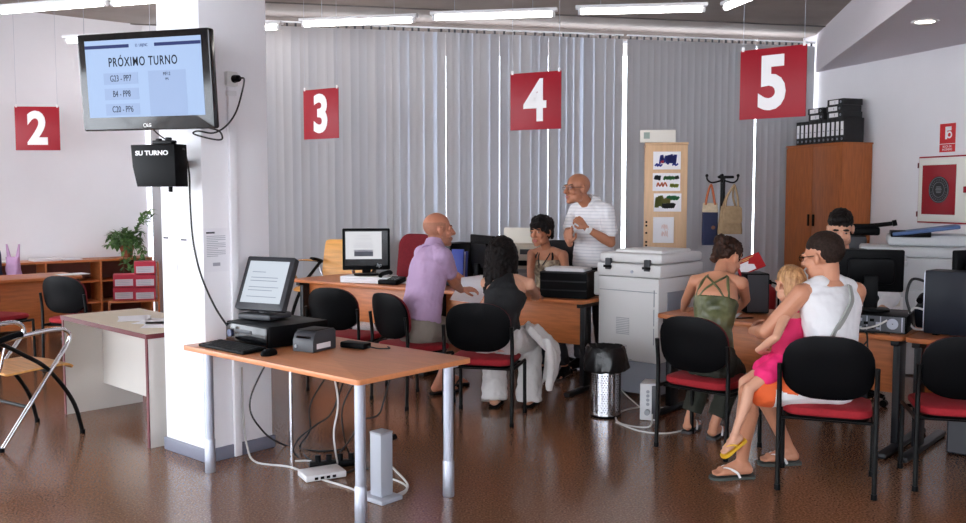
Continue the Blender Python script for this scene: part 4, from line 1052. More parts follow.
# sign above
sl_ = wallpt(937); z0, z1 = wz(944, 152), wz(944, 123.5); SGW = (wallpt(952.5) - sl_).length; SGH = z1 - z0
root = thing('fire_hose_sign', 'small red fire hose sign above the hose cabinet', 'sign', V3((sl_.x, sl_.y, z0)) + cn * 0.003, rw_ang)
hb((SGW / 2, 0.002, SGH / 2), (SGW, 0.003, SGH), 0).build('plate', mat('bright_red_sign', (206, 36, 40), 0.4), root, smooth=False)
hb((SGW * 0.42, 0.0045, SGH * 0.66), (SGW * 0.13, 0.001, SGH * 0.42), 0).build('pictogram', WHT, root, smooth=False)
o = hb((SGW * 0.55, 0.0045, SGH * 0.82), (SGW * 0.38, 0.001, SGH * 0.14), 0).build('pictogram', WHT, root, smooth=False)
mb = MB(); Mp = Matrix.Translation((SGW * 0.62, 0.0045 * sg, SGH * 0.60)) @ Euler((-sg * PI / 2, 0, 0)).to_matrix().to_4x4(); mb.rev([(0.022, 0), (0.040, 0), (0.040, 0.001), (0.022, 0.001)], 24, Mp); mb.build('pictogram', WHT, root, smooth=False)
hb((SGW / 2, 0.0042, SGH * 0.285), (SGW, 0.001, 0.006), 0).build('divider', WHT, root, smooth=False)
for s, z in (('BOCA DE', 0.19), ('INCENDIO', 0.085)):
    lettering(s, 0.034, WHT, root, (SGW / 2, 0.0042 * sg, SGH * z), (PI / 2, 0, PI if sg > 0 else 0), sx=0.9, ext=0.0006)
root = thing('fire_extinguisher', 'red fire extinguisher standing in the back beyond the writing woman', 'fire extinguisher', V3((at(769, 300, 9.9).x, 9.9, 0)))
ez = at(769, 286, 9.9).z
mb = MB(); mb.rev([(0.065, 0.0), (0.072, 0.012), (0.072, ez - 0.06), (0.055, ez - 0.02), (0.022, ez), (0.022, ez + 0.02)]); mb.build('cylinder', mat('extinguisher_red', (164, 26, 34), 0.3), root)
mb = MB(); mb.box((0.01, 0, ez + 0.035), (0.03, 0.03, 0.04), bev=0.006); mb.box((-0.03, 0, ez + 0.06), (0.10, 0.02, 0.012), bev=0.004); mb.build('valve', BLACKP, root)
mb = MB(); mb.tube([(0.02, -0.02, ez + 0.04), (0.08, -0.03, ez), (0.09, -0.03, ez - 0.2), (0.082, -0.03, 0.2)], 0.010); mb.build('hose', BLACKP, root)
# ------------------------------------------------------------------ big copier in the middle, its rear to the viewer
kx, ky = V3((.75, -.66, 0)).normalized(), V3((.66, .75, 0)).normalized()
K1 = V3((1.36, 7.16, 0)); KW, KD = 0.56, 0.66
root = thing('copier', 'tall white copier standing between the two counter desks', 'copier', K1 - kx * KW, math.atan2(kx.y, kx.x))
def kb_(c, s, bev=0.006): mb = MB(); mb.box(c, s, bev=bev); return mb
kb_((KW / 2, KD / 2, 0.16), (KW - 0.02, KD - 0.02, 0.26), 0.01).build('paper_bank', CGREY, root)
for x in (0.06, KW - 0.06):
    for y in (0.06, KD - 0.06):
        mb = MB(); mb.cyl((x, y, 0), (x, y, 0.035), 0.025, seg=14); mb.build('caster', BLACKP, root)
b = kb_((KW / 2, KD / 2, 0.62), (KW, KD, 0.665), 0.012).build('body', CWHITE, root)
kb_((KW * 0.30, -0.003, 0.30), (KW * 0.55, 0.008, 0.003), 0).build('seam', CGREY, b, smooth=False)
kb_((KW * 0.50, -0.002, 0.845), (KW - 0.03, 0.006, 0.004), 0).build('seam', CGREY, b, smooth=False)
for j in range(3): kb_((KW * 0.93, -0.002, 0.50 + j * 0.15), (0.004, 0.006, 0.13), 0).build('seam', CGREY, b, smooth=False)
mb = MB()
for j in range(10): mb.box((KW * 0.42, -0.002, 0.50 + j * 0.014), (0.12, 0.006, 0.007))
mb.build('vent_grille', mat('vent_grey', (178, 178, 182), 0.5), b, smooth=False)
mb = MB()
for j in range(5): mb.box((KW * 0.36, -0.002, 0.36 + j * 0.012), (0.15, 0.006, 0.005))
mb.build('vent_grille', mat('vent_grey', (178, 178, 182), 0.5), b, smooth=False)
kb_((-0.025, 0.08, 0.885), (0.055, 0.15, 0.19), 0.012).build('side_tray', CWHITE, root)
# right-hand side: recessed output bay
kb_((KW + 0.002, 0.30, 0.72), (0.012, 0.34, 0.24), 0.003).build('output_bay', CGREY, b)
kb_((KW + 0.010, 0.30, 0.66), (0.012, 0.26, 0.07), 0.003).build('bay_door', mat('bay_blue_grey', (104, 116, 138), 0.4), b)
kb_((KW / 2 + 0.005, KD / 2, 1.01), (KW + 0.03, KD + 0.02, 0.10), 0.012).build('scanner', CWHITE, root)
l = kb_((KW / 2 + 0.005, KD / 2 + 0.01, 1.105), (KW + 0.02, KD - 0.01, 0.075), 0.02).build('lid', CWHITE, root)
kb_((KW / 2, KD / 2 + 0.05, 1.150), (KW - 0.12, KD - 0.20, 0.03), 0.012).build('document_feeder', CWHITE, l)
for x in (0.10, KW - 0.10):
    mb = MB(); mb.box((x, -0.008, 1.055), (0.05, 0.03, 0.09), bev=0.005); h = mb.build('hinge', DARKG, root)
    mb = MB(); mb.box((x, -0.025, 1.035), (0.075, 0.012, 0.02), bev=0.004); mb.build('hinge_foot', BLACKP, h)
mb = MB(); mb.cyl((KW * 0.58, -0.012, 1.0), (KW * 0.58, -0.020, 1.0), 0.012, seg=14); mb.build('screw', STEEL, root)

# floor box with sockets, cables by the copier
ub = floor_pt(652, 421)
root = thing('power_box', 'small white upright power box with sockets on the floor behind the chair of the woman in olive', 'power box', V3((ub.x, ub.y + 0.09, 0)), math.radians(-20))
root['label'] = 'white upright power box on the floor before the copier'
mb = MB(); mb.box((0, 0, 0.135), (0.115, 0.18, 0.265), bev=0.008); b = mb.build('case', mat('ups_white', (210, 210, 212), 0.45), root)
mb = MB(); mb.box((0.045, -0.003, 0.135), (0.035, 0.184, 0.24), bev=0.004); mb.build('side_stripe', DARKG, root)
mb = MB()
for j in range(4): mb.cyl((0.0, -0.089, 0.21 - j * 0.03), (0.0, -0.093, 0.21 - j * 0.03), 0.012, seg=14)
mb.build('socket', GREYP, b)
mb = MB(); mb.cyl((0.0, -0.089, 0.065), (0.0, -0.125, 0.065), 0.02, seg=14); mb.build('plug', GREYP, b)
cable([V3((ub.x - 0.01, ub.y - 0.06, 0.06)), fl(648, 428), fl(620, 424), fl(618, 414), fl(640, 408), floor_pt(668, 409) + V3((0, 0, .006))], 0.006, CABLEW, 'white cable curling on the floor beside the waste bin')
cable([fl(616, 423), fl(640, 432), fl(668, 434), fl(692, 428), fl(700, 422)], 0.006, CABLEW, 'white cable lying across under the chair of the woman in olive')
cable([V3((0.98, 7.0, 0.30)), V3((1.03, 6.86, 0.16)), fl(640, 408)], 0.005, CABLEW, 'white cable slanting down from the copier to the floor')

# waste bin
wb = floor_pt(607, 420); wb.y += 0.14
root = thing('waste_bin', 'perforated steel waste bin lined with a black bag', 'bin', V3((wb.x + 0.005, wb.y, 0)))
RB_, HB_ = 0.112, 0.34
mb = MB(); mb.rev([(RB_ + 0.002, 0.0), (RB_ + 0.004, 0.012), (RB_ - 0.002, 0.016)], 36); mb.build('base_ring', BLACKP, root)
mb = MB(); mb.rev([(RB_ - 0.004, 0.014), (RB_, 0.016), (RB_, HB_), (RB_ - 0.005, HB_), (RB_ - 0.005, 0.02), (0.01, 0.018)], 40); can = mb.build('can', mat('polished_steel', (200, 200, 205), 0.2, 1.0), root)
mb = MB()
for r in range(17):
    for k in range(36):
        if k % 6 == 0: continue
        a = 2 * PI * (k + 0.5 * (r % 2)) / 36; z = 0.045 + r * 0.0165
        d = V3((math.cos(a), math.sin(a), 0)); mb.loft([circle(d * (RB_ + 0.0002) + V3((0, 0, z)), d, 0.0052, 6), circle(d * (RB_ + 0.0009) + V3((0, 0, z)), d, 0.0048, 6)])
pr = mb.build('perforations', BLACKP, can, smooth=False); pr['kind'] = 'stuff'
mb = MB(); rings = []
for z, r in ((0.20, 0.100), (0.335, 0.104), (0.36, 0.132), (0.335, 0.150), (0.35, 0.158), (0.42, 0.152), (0.49, 0.142), (0.515, 0.13), (0.48, 0.105), (0.40, 0.06), (0.38, 0.01)):
    rings.append([V3(((r * (1 + 0.20 * noise.noise(V3((3 * math.cos(a), 3 * math.sin(a), z * 12))) + 0.07 * math.sin(9 * a + z * 20))) * math.cos(a), (r * (1 + 0.16 * noise.noise(V3((3 * math.cos(a) + 5, 3 * math.sin(a), z * 12)))) ) * math.sin(a), z + 0.014 * noise.noise(V3((4 * math.cos(a), 4 * math.sin(a), 3))))) for a in [2 * PI * k / 48 for k in range(48)]])
mb.loft(rings); mb.build('bag', mat('black_bin_bag', (16, 16, 18), 0.28, bump=0.5, bscale=30), root)

# ------------------------------------------------------------------ monitors and computers on the counter desks
def monitor(label, p, facing, w=0.44, h=0.36, base=0.10, scr=None, tilt=0.0, stand_h=0.09, glossy=False):
    root = thing('monitor', label, 'monitor', p, ang(-V3(facing)))
    M = Matrix.Translation((0, 0, stand_h)) @ Euler((math.radians(-tilt), 0, 0)).to_matrix().to_4x4()
    c, s = panel_in(root, M, w, h, 0.035, 0.022, 'housing', BLACKP, scr or mat('dark_screen', (14, 16, 20), 0.2), below=0.02)
    mb = MB(); mb.prism(rrect(w * 0.72, h * 0.62, 0.03), 0.03, M @ Matrix.Translation((0, 0.062, h * 0.5)) @ Euler((PI / 2, 0, 0)).to_matrix().to_4x4(), bev=0.012); mb.build('rear_shell', BLACKP, c)
    mb = MB(); mb.box((0, 0.075, stand_h * 0.6 + 0.05), (0.085, 0.03, stand_h * 1.2 + 0.06), bev=0.006); nk = mb.build('neck', BLACKP, root)
    mb = MB(); mb.prism(rrect(0.24, 0.19, 0.06), 0.016, Matrix.Translation((0, 0.05, 0.0)), bev=0.005); mb.build('foot', BLACKP, root)
    return root, c, s, M
mp = onA(2.49, 0.18)
root = thing('document_box', 'flat white box under the monitor with the printed page', 'box', mp, math.radians(-20))
mb = MB(); mb.box((0.04, 0, 0.033), (0.50, 0.24, 0.062), bev=0.004); mb.build('carton', PAPER, root)
mb = MB(); mb.box((0.04, 0, 0.047), (0.506, 0.246, 0.004)); mb.build('lid_edge', mat('lid_edge_grey', (196, 194, 196), 0.6), root, smooth=False)
mr, c, s, M = monitor('black monitor showing a printed page on the left counter desk', mp + V3((0.01, 0, 0.0645)), (0.12, -1, 0), 0.455, 0.40, scr=mat('dark_screen', (14, 16, 20), 0.2), stand_h=0.055)
def on_screen(par, M, x, z, w, h, m, nm, y=-0.004):
    mb = MB(); mb.box((x, y, z), (w, 0.0012, h))
    for v in mb.bm.verts: v.co = M @ v.co
    return mb.build(nm, m, par, smooth=False)
PG = mat('lit_page', (226, 226, 230), 0.4, emit=0.45)
pg = on_screen(s, M, -0.025, 0.238, 0.345, 0.265, PG, 'page')
for z, w in ((0.33, 0.12), (0.30, 0.16), (0.26, 0.15), (0.24, 0.19), (0.222, 0.19)): on_screen(pg, M, -0.025, z, w, 0.004, INKL, 'printed_line', -0.005)
on_screen(pg, M, -0.025, 0.155, 0.18, 0.045, mat('page_picture', (92, 94, 104), 0.5), 'picture', -0.005)
on_screen(pg, M, -0.025, 0.185, 0.18, 0.02, INKL, 'picture', -0.005)
lo = lettering('hp', 0.05, GREYP, c, (0, 0, 0), shear=0.25, bold=0.001); lo.data.transform(M @ Matrix.Translation((0.12, -0.0015, 0.045)))
pz = onA(2.17, 0.20)
root = thing('telephone', 'black desk telephone right of the monitor with the printed page', 'telephone', pz, math.radians(-25))
mb = MB(); mb.box((0, 0, 0.03), (0.20, 0.20, 0.05), rot=(math.radians(8), 0, 0), bev=0.01); mb.build('base', BLACKP, root)
mb = MB(); mb.tube([(-0.07, -0.10, 0.075), (-0.07, -0.07, 0.095), (-0.07, 0.07, 0.105), (-0.07, 0.10, 0.09)], 0.02, sub=5); mb.build('handset', BLACKP, root)
mb = MB()
for r in range(4):
    for k in range(3): mb.box((0.0 + k * 0.03, -0.05 + r * 0.024, 0.052 + (-0.05 + r * 0.024) * 0.14), (0.02, 0.015, 0.008), bev=0.002, seg=1)
mb.build('keys', GREYP, root)
o = MB()
for j in range(2): o.box((0, 0, 0.0008 + 0.0012 * j), (0.21, 0.297, 0.001), rot=(0, 0, 0.1 * j))
tag(o.build('paper_stack', PAPER, smooth=False, loc=onA(2.15, 0.02 + 0.16 + 0.25), rotz=-0.3), 'white papers behind the black telephone', 'papers')
mr, *_ = monitor('black monitor turned away, between the bald man and the dark-haired woman', onA(1.24, 0.40), (.90, .43, 0), 0.46, 0.36, stand_h=0.12)
mr2 = thing('desktop_computer', 'black upright computer directly right of the lilac shirt', 'computer', onA(1.64, 0.50), ang(VA))
mb = MB(); mb.box((0, 0, 0.20), (0.16, 0.36, 0.39), bev=0.008); mb.build('case', BLACKP, mr2)
mb = MB(); mb.box((0, -0.183, 0.20), (0.14, 0.008, 0.37), bev=0.003); mb.build('rear_panel', DARKG, mr2)
root = thing('document_folder', 'blue document holder standing left of the turned-away monitor', 'folder', onA(1.50, 0.34), math.radians(-20))
BLU = mat('blue_folder', (44, 62, 150), 0.5)
for k in range(2):
    mb = MB(); mb.box((0.02 * k, 0.05 * k, 0.175 - 0.01 * k), (0.12, 0.02, 0.34 - 0.02 * k), rot=(math.radians(-6), 0, 0), bev=0.003); mb.build('cover', BLU, root)
mb = MB(); mb.box((0.01, 0.03, 0.165), (0.10, 0.03, 0.31), rot=(math.radians(-6), 0, 0)); mb.build('papers', PAPER, root, smooth=False)
root = thing('ring_binder', 'red binder standing behind the dark-haired woman\'s head', 'binder', onA(1.04, 0.50), math.radians(-35))
mb = MB(); mb.box((0, 0, 0.15), (0.08, 0.10, 0.30), bev=0.004); mb.build('cover', mat('red_binder', (176, 34, 44), 0.5), root)
mb = MB(); mb.box((0, -0.052, 0.17), (0.05, 0.002, 0.12)); mb.build('spine_label', PAPER, root, smooth=False)
# papers in the bald man's hand
root = thing('document', 'white open papers held by the bald man over the desk', 'papers', at(471, 291, 7.62), math.radians(-14))
for j, (dx, dy, dz, ax, ay) in enumerate(((0.03, 0.02, 0.045, 52, -8), (-0.01, -0.07, -0.035, 22, 6))):
    mb = MB(); mb.box((dx, dy, dz), (0.25, 0.19, 0.0025), rot=(math.radians(ax), math.radians(ay), 0)); mb.build('sheet', PAPER, root, smooth=False)

# letter trays with papers on the right end of the desk
tt = onA(0.25, 0.20)
root = thing('letter_tray', 'stack of black letter trays with white papers on top, right end of the desk', 'letter tray', tt, math.atan2(-UA.y, -UA.x) + 0.22)
for k in range(3):
    z = k * 0.072
    mb = MB(); mb.box((0, 0, z + 0.006), (0.40, 0.27, 0.006)); mb.box((-0.197, 0, z + 0.038), (0.006, 0.27, 0.070)); mb.box((0.197, 0, z + 0.038), (0.006, 0.27, 0.070)); mb.box((0, 0.132, z + 0.038), (0.40, 0.006, 0.070)); mb.box((0, -0.132, z + 0.033), (0.40, 0.006, 0.060))
    t = mb.build('tray', BLACKP, root, smooth=False)
    if True: 
        mb = MB(); mb.box((0, 0.0, z + 0.042), (0.385, 0.25, 0.064)); mb.build('tray_contents', mat('dark_folder', (26, 26, 30), 0.6), t, smooth=False)
o = MB()
for j in range(8): o.box((0.01 * math.sin(j * 2.0), 0.0, 0.003 + 0.0035 * j), (0.33, 0.215, 0.003), rot=(0, 0, 0.03 * math.sin(j * 1.7)))
tag(o.build('paper_stack', PAPER, smooth=False, loc=tt + V3((0, 0, 0.219)), rotz=math.atan2(-UA.y, -UA.x) + 0.22), 'pile of white papers on top of the black letter trays', 'papers')
# cream equipment behind the short-haired woman
root = thing('side_cabinet', 'grey side cabinet behind the two women, under the cream printer', 'cabinet', V3((0.33, 9.25, 0)), math.radians(-15))
mb = MB(); mb.box((0, 0, 0.44), (0.60, 0.50, 0.88), bev=0.006); mb.build('carcass', GREYP, root)
mb = MB(); mb.box((0, -0.256, 0.44), (0.56, 0.014, 0.82), bev=0.003); d_ = mb.build('door', mat('pale_grey_door', (184, 184, 186), 0.5), root)
mb = MB(); mb.box((0.22, -0.268, 0.5), (0.015, 0.014, 0.12), bev=0.003); mb.build('handle', STEEL, d_)
root = thing('printer', 'cream printer behind the short-haired woman\'s shoulder', 'printer', V3((0.36, 9.22, 0.8805)), math.radians(-15))
CRM = mat('old_cream_plastic', (206, 196, 178), 0.5)
mb = MB(); mb.box((0, 0, 0.12), (0.44, 0.38, 0.24), bev=0.018); mb.build('body', CRM, root)
mb = MB(); mb.box((-0.02, 0.12, 0.285), (0.34, 0.03, 0.22), rot=(math.radians(-18), 0, 0), bev=0.008); mb.build('paper_support', mat('pale_cream', (222, 216, 204), 0.5), root)
mb = MB(); mb.box((0.12, -0.192, 0.17), (0.14, 0.01, 0.05), bev=0.003); mb.build('control_panel', DARKG, root)
mb = MB(); mb.box((0, -0.195, 0.06), (0.34, 0.02, 0.05), bev=0.004); mb.build('output_slot', BLACKP, root)

# right-hand desks
pcx = onB(1.475, 0.27)
brz = math.atan2(UB.y, UB.x)
root = thing('desktop_computer', 'flat computer with its rear sockets to the viewer, under the black monitor', 'computer', pcx, brz + math.radians(8))
mb = MB(); mb.box((0, 0, 0.058), (0.42, 0.38, 0.110), bev=0.004); cs_ = mb.build('case', BLACKP, root)
mb = MB(); mb.box((0, -0.191, 0.058), (0.40, 0.004, 0.098)); rp = mb.build('rear_panel', mat('grey_metal_plate', (92, 94, 100), 0.4, 0.6), root, smooth=False)
for k in range(7):
    x = -0.17 + k * 0.036
    mb = MB(); mb.box((x, -0.196, 0.060 + 0.02 * (k % 2)), (0.026, 0.008, 0.018)); mb.box((x, -0.196, 0.030), (0.022, 0.008, 0.013)); mb.build('port', BLACKP if k % 3 else STEEL, rp, smooth=False)
mb = MB(); mb.rev([(0.004, 0), (0.032, 0), (0.034, 0.003), (0.004, 0.003)], 22, Matrix.Translation((0.13, -0.193, 0.062)) @ Euler((PI / 2, 0, 0)).to_matrix().to_4x4()); mb.build('fan_grille', STEEL, rp)
for x in (-0.19, -0.02, 0.06, 0.185):
    mb = MB(); mb.box((x, -0.194, 0.06), (0.006, 0.004, 0.09)); mb.build('slot_cover', STEEL, rp, smooth=False)
mb = MB(); mb.tube([(-0.10, -0.2, 0.05), (-0.04, -0.25, 0.03), (0.04, -0.24, 0.05), (0.10, -0.205, 0.085)], 0.006); mb.build('lead', CABLEW, rp)
monitor('large black monitor seen from behind, before the clerk in white', pcx + VB * 0.06 - UB * 0.065 + V3((0, 0, 0.1145)), (.30, .95, 0), 0.40, 0.275, stand_h=0.125, tilt=4)
cable([pcx + V3((-0.02, -0.26, 0.01)), onB(1.50, 0.03, ZB + 0.010), onB(1.515, -0.02, ZB + 0.004), onB(1.52, -0.022, ZB - 0.04), onB(1.52, -0.02, 0.55), onB(1.46, -0.02, 0.47), onB(1.33, 0.02, 0.42), onB(1.22, 0.10, 0.48)], 0.006, CABLEB, 'black cable looping down in front of the right desk panel')
cable([pcx + V3((-0.10, -0.23, 0.008)), onB(1.30, 0.02, ZB + 0.010), onB(1.285, -0.02, ZB + 0.004), onB(1.28, -0.022, ZB - 0.04), onB(1.33, -0.02, 0.64), onB(1.45, -0.02, 0.63), onB(1.52, -0.02, 0.70)], 0.005, CABLEB, 'short black cable sagging just below the right desk edge')
tw = onB(1.95, 0.30)
root = thing('computer_tower', 'tall dark blue-black computer tower at the right edge', 'computer', tw, brz + math.radians(-4))
BLB = mat('blue_black_metal', (20, 25, 36), 0.45, spec=0.25)
mb = MB(); mb.box((0.045, 0, 0.205), (0.42, 0.19, 0.39), bev=0.005); mb.build('case', BLB, root)
mb = MB(); mb.box((-0.168, 0, 0.205), (0.006, 0.18, 0.37)); rp = mb.build('rear_panel', STEEL, root, smooth=False)
for z in (0.08, 0.14, 0.20, 0.26, 0.32):
    mb = MB(); mb.box((-0.174, -0.05, z), (0.008, 0.05, 0.02)); mb.build('port', BLACKP, rp, smooth=False)
for x in (-0.1, 0.2):
    mb = MB(); mb.box((x, 0, 0.005), (0.03, 0.17, 0.010)); mb.build('foot', BLACKP, root, smooth=False)
cable([tw + UB * -0.18 + V3((0, 0, 0.32)), tw + UB * -0.26 + V3((0, 0.02, 0.33)), tw + UB * -0.30 + V3((0, 0, 0.22)), tw + UB * -0.27 + V3((0, 0, 0.10)), tw + UB * -0.25 + V3((0, 0.03, 0.012))], 0.009, CABLEB, 'black cable bowing out of the computer tower back')
cable([tw + UB * -0.18 + V3((0, 0, 0.14)), tw + UB * -0.25 + V3((0, 0, 0.15)), tw + UB * -0.285 + V3((0, 0, 0.09)), tw + UB * -0.25 + V3((0, 0, 0.02)), tw + UB * -0.19 + V3((0, -0.02, 0.02))], 0.007, CABLEW, 'white cable bowing out of the computer tower back')
monitor('black monitor peeking over the computer tower at the right edge', onB(1.98, 0.62), (-.4, .9, 0), 0.46, 0.36, stand_h=0.16)
root = thing('phone_cradle', 'dark blue telephone between the monitor and the computer tower', 'telephone', onB(1.735, 0.47), brz)
mb = MB(); mb.box((0, 0, 0.075), (0.13, 0.15, 0.15), rot=(math.radians(20), 0, 0), bev=0.02); mb.build('base', BLB, root); root.location.z += 0.024
mb = MB(); mb.tube([(-0.03, -0.08, 0.165), (-0.03, 0.0, 0.19), (-0.03, 0.08, 0.165)], 0.022); mb.build('handset', BLACKP, root)
# left end of that desk: black computer, leaflet, paper, pen
root = thing('desktop_computer', 'black upright computer beyond the writing woman, under the leaflet', 'computer', onB(0.50, 0.56), brz + math.radians(40))
mb = MB(); mb.box((0, 0, 0.15), (0.17, 0.24, 0.29), bev=0.008); mb.build('case', BLACKP, root)
mb = MB(); mb.box((0, -0.122, 0.15), (0.15, 0.006, 0.27)); mb.build('rear_panel', DARKG, root, smooth=False)
lp = onB(0.50, 0.56, ZB + 0.297)
root = thing('leaflet', 'red and white leaflet propped up beside the writing woman\'s face', 'leaflet', lp + V3((0.0, 0, 0)), brz + math.radians(40), rot=(math.radians(-38), math.radians(-24), math.radians(-8)))
mb = MB(); mb.box((0.0, 0, 0.075), (0.20, 0.004, 0.135)); mb.build('sheet', mat('leaflet_red', (178, 34, 40), 0.4), root, smooth=False)
mb = MB(); mb.box((-0.025, -0.0026, 0.060), (0.11, 0.0012, 0.085)); mb.build('white_field', PAPER, root, smooth=False)
mb = MB(); mb.box((0.035, -0.0036, 0.085), (0.07, 0.0012, 0.05), rot=(0, 0.5, 0)); mb.build('red_field', mat('leaflet_red', (178, 34, 40), 0.4), root, smooth=False)
mb = MB()
for j, w in enumerate((0.12, 0.08)): mb.box((-0.01, -0.0030, 0.128 - j * 0.012), (w, 0.0010, 0.006))
mb.build('printed_lines', mat('leaflet_yellow', (226, 190, 120), 0.5), root, smooth=False)
mb = MB(); mb.box((0, 0, 0.001), (0.21, 0.297, 0.0015)); tag(mb.build('form', PAPER, smooth=False, loc=onB(0.42, 0.26), rotz=brz + 0.3), 'white form the woman in olive is filling in', 'paper')
root = thing('pen', 'black pen lying right of the white form', 'pen', onB(0.62, 0.17, ZB + 0.005), 0.2)
mb = MB(); mb.cyl((-0.065, 0, 0), (0.055, 0, 0), 0.005, seg=10); mb.cyl((0.055, 0, 0), (0.068, 0, 0), 0.005, 0.0015, seg=10); mb.build('barrel', BLACKP, root)
mb = MB(); mb.box((-0.045, 0, 0.006), (0.04, 0.003, 0.002)); mb.build('clip', STEEL, root, smooth=False)
mb = MB(); mb.box((0, 0, 0.002), (0.21, 0.29, 0.003)); tag(mb.build('form', PAPER, smooth=False, loc=onB(1.13, 0.22), rotz=brz - 0.1), 'white paper left of the flat computer on the right desk', 'paper')

# second copier at the right, small black printer behind the clerk
G0 = V3((3.24, 8.38, 0)); gx = V3((0.93, -0.36, 0)).normalized(); grz = math.atan2(gx.y, gx.x)
root = thing('copier', 'grey-white copier with a blue tray on top below the hose cabinet', 'copier', G0, grz)
root.scale = (1.1, 1.05, 1.075)
GW = mat('copier_grey_white', (196, 198, 200), 0.45)
def gb(c, s, bev=0.01, rot=None): mb = MB(); mb.box(c, s, rot=rot, bev=bev); return mb
gb((0.55, 0.32, 0.36), (1.06, 0.62, 0.70)).build('lower_body', GW, root)
b = gb((0.55, 0.34, 0.84), (1.0, 0.60, 0.26)).build('upper_body', GW, root)
gb((0.30, -0.004, 0.40), (0.34, 0.010, 0.50), 0.003).build('front_door', CWHITE, root)
gb((0.78, -0.004, 0.55), (0.44, 0.010, 0.18), 0.003).build('drawer', CWHITE, root)
gb((0.78, -0.004, 0.33), (0.44, 0.010, 0.20), 0.003).build('drawer', CWHITE, root)
gb((0.26, 0.02, 0.955), (0.46, 0.20, 0.05), 0.012, (math.radians(14), 0, 0)).build('control_panel', GW, root)
gb((0.26, 0.012, 0.985), (0.26, 0.11, 0.008), 0.003, (math.radians(14), 0, 0)).build('display', mat('panel_slate', (150, 158, 166), 0.3), root)
gb((0.60, 0.36, 1.015), (0.92, 0.54, 0.09), 0.02).build('scanner_lid', GW, root)
f = gb((0.66, 0.40, 1.11), (0.62, 0.40, 0.10), 0.03).build('document_feeder', GW, root)
gb((0.30, 0.18, 0.74), (0.20, 0.008, 0.16), 0.003).build('seam', CGREY, b, smooth=False)
gb((0.40, -0.012, 0.66), (0.10, 0.008, 0.17), 0.004).build('socket_plate', mat('plate_cream', (206, 202, 190), 0.5), root)
gb((0.40, -0.018, 0.67), (0.02, 0.008, 0.05), 0.003).build('switch', DARKG, root)
t = gb((0.63, 0.28, 1.195), (0.50, 0.32, 0.030), 0.008, (0, math.radians(-8), 0)).build('blue_tray', mat('slate_blue_tray', (62, 92, 140), 0.4), root); t['label'] = 'slate blue paper tray'
gb((0.52, 0.28, 1.165), (0.30, 0.28, 0.05), 0.006).build('blue_tray_rest', BLACKP, root)
root = thing('printer', 'black printer with a long arm behind the clerk\'s head', 'printer', V3((3.72, 9.35, 0.92)), grz)
mb = MB(); mb.box((-0.10, 0.1, 0.14), (0.46, 0.36, 0.26), bev=0.02); mb.build('body', DARKG, root)
mb = MB(); mb.box((0.0, 0.08, 0.32), (0.50, 0.30, 0.08), bev=0.02); mb.build('scanner_lid', BLACKP, root)
mb = MB(); mb.tube([(-0.1, 0.0, 0.37), (0.15, -0.02, 0.375), (0.36, -0.04, 0.40)], 0.022, seg=10); mb.build('arm', BLACKP, root)
mb = MB(); mb.cyl((0.36, -0.04, 0.40), (0.40, -0.04, 0.41), 0.03); mb.build('arm_tip', BLACKP, root)
root = thing('side_cabinet', 'grey side cabinet under the black printer behind the clerk', 'cabinet', V3((3.72, 9.35, 0)), grz)
mb = MB(); mb.box((-0.16, 0.12, 0.46), (0.50, 0.46, 0.918), bev=0.006); mb.build('carcass', GREYP, root)
mb = MB(); mb.box((-0.16, -0.118, 0.46), (0.46, 0.014, 0.84), bev=0.003); mb.build('door', mat('pale_grey_door', (184, 184, 186), 0.5), root)
root = thing('computer_tower', 'dark computer tower standing on the floor under the right edge desk', 'computer', onB(2.02, 0.47, 0), brz)
mb = MB(); mb.box((0, 0, 0.22), (0.19, 0.42, 0.43), bev=0.006); mb.build('case', BLB, root)
mb = MB(); mb.box((0, -0.213, 0.22), (0.17, 0.008, 0.41)); mb.build('front_panel', DARKG, root, smooth=False)
# ------------------------------------------------------------------ people
def skinm(name, rgb): 
    m = mat(name, rgb, 0.5, var=0.04, scale=9, bump=0.03, bscale=120)
    b = m.node_tree.nodes['Principled BSDF']; b.inputs['Subsurface Weight'].default_value = 0.0
    return m
def remesh(mb, vox, smooth=2, wob=0.0, wscale=14.0, seed=0.0, stretch=(1, 1, 1)):
    bmesh.ops.recalc_face_normals(mb.bm, faces=list(mb.bm.faces))
    me = bpy.data.meshes.new('tmp'); mb.bm.to_mesh(me); mb.bm.free()
    o = bpy.data.objects.new('tmp', me); COL.objects.link(o)
    r = o.modifiers.new('r', 'REMESH'); r.mode = 'VOXEL'; r.voxel_size = vox
    if smooth:
        s = o.modifiers.new('s', 'SMOOTH'); s.factor = 0.5; s.iterations = smooth
    bpy.context.view_layer.update()
    out = bpy.data.meshes.new_from_object(o.evaluated_get(bpy.context.evaluated_depsgraph_get()))
    bpy.data.objects.remove(o); bpy.data.meshes.remove(me)
    if wob:
        nr = [v.normal.copy() for v in out.vertices]
        for v, n in zip(out.vertices, nr):
            c = V3((v.co.x * stretch[0], v.co.y * stretch[1], v.co.z * stretch[2])) * wscale
            v.co += n * wob * (noise.noise(c + V3((seed, 0, 0))) + 0.5 * noise.noise(c * 2.3 + V3((0, seed, 0))))
    out.polygons.foreach_set('use_smooth', [True] * len(out.polygons))
    return out

def ik(a, c, l1, l2, pole):
    d = c - a; L = d.length
    if L > (l1 + l2) * 0.998: 
        k = L / ((l1 + l2) * 0.998); l1, l2 = l1 * k, l2 * k
    x = (l1 * l1 - l2 * l2 + L * L) / (2 * L); h = math.sqrt(max(l1 * l1 - x * x, 0)); d = d.normalized()
    p = V3(pole); p = p - d * p.dot(d); p.normalize()
    return a + d * x + p * h

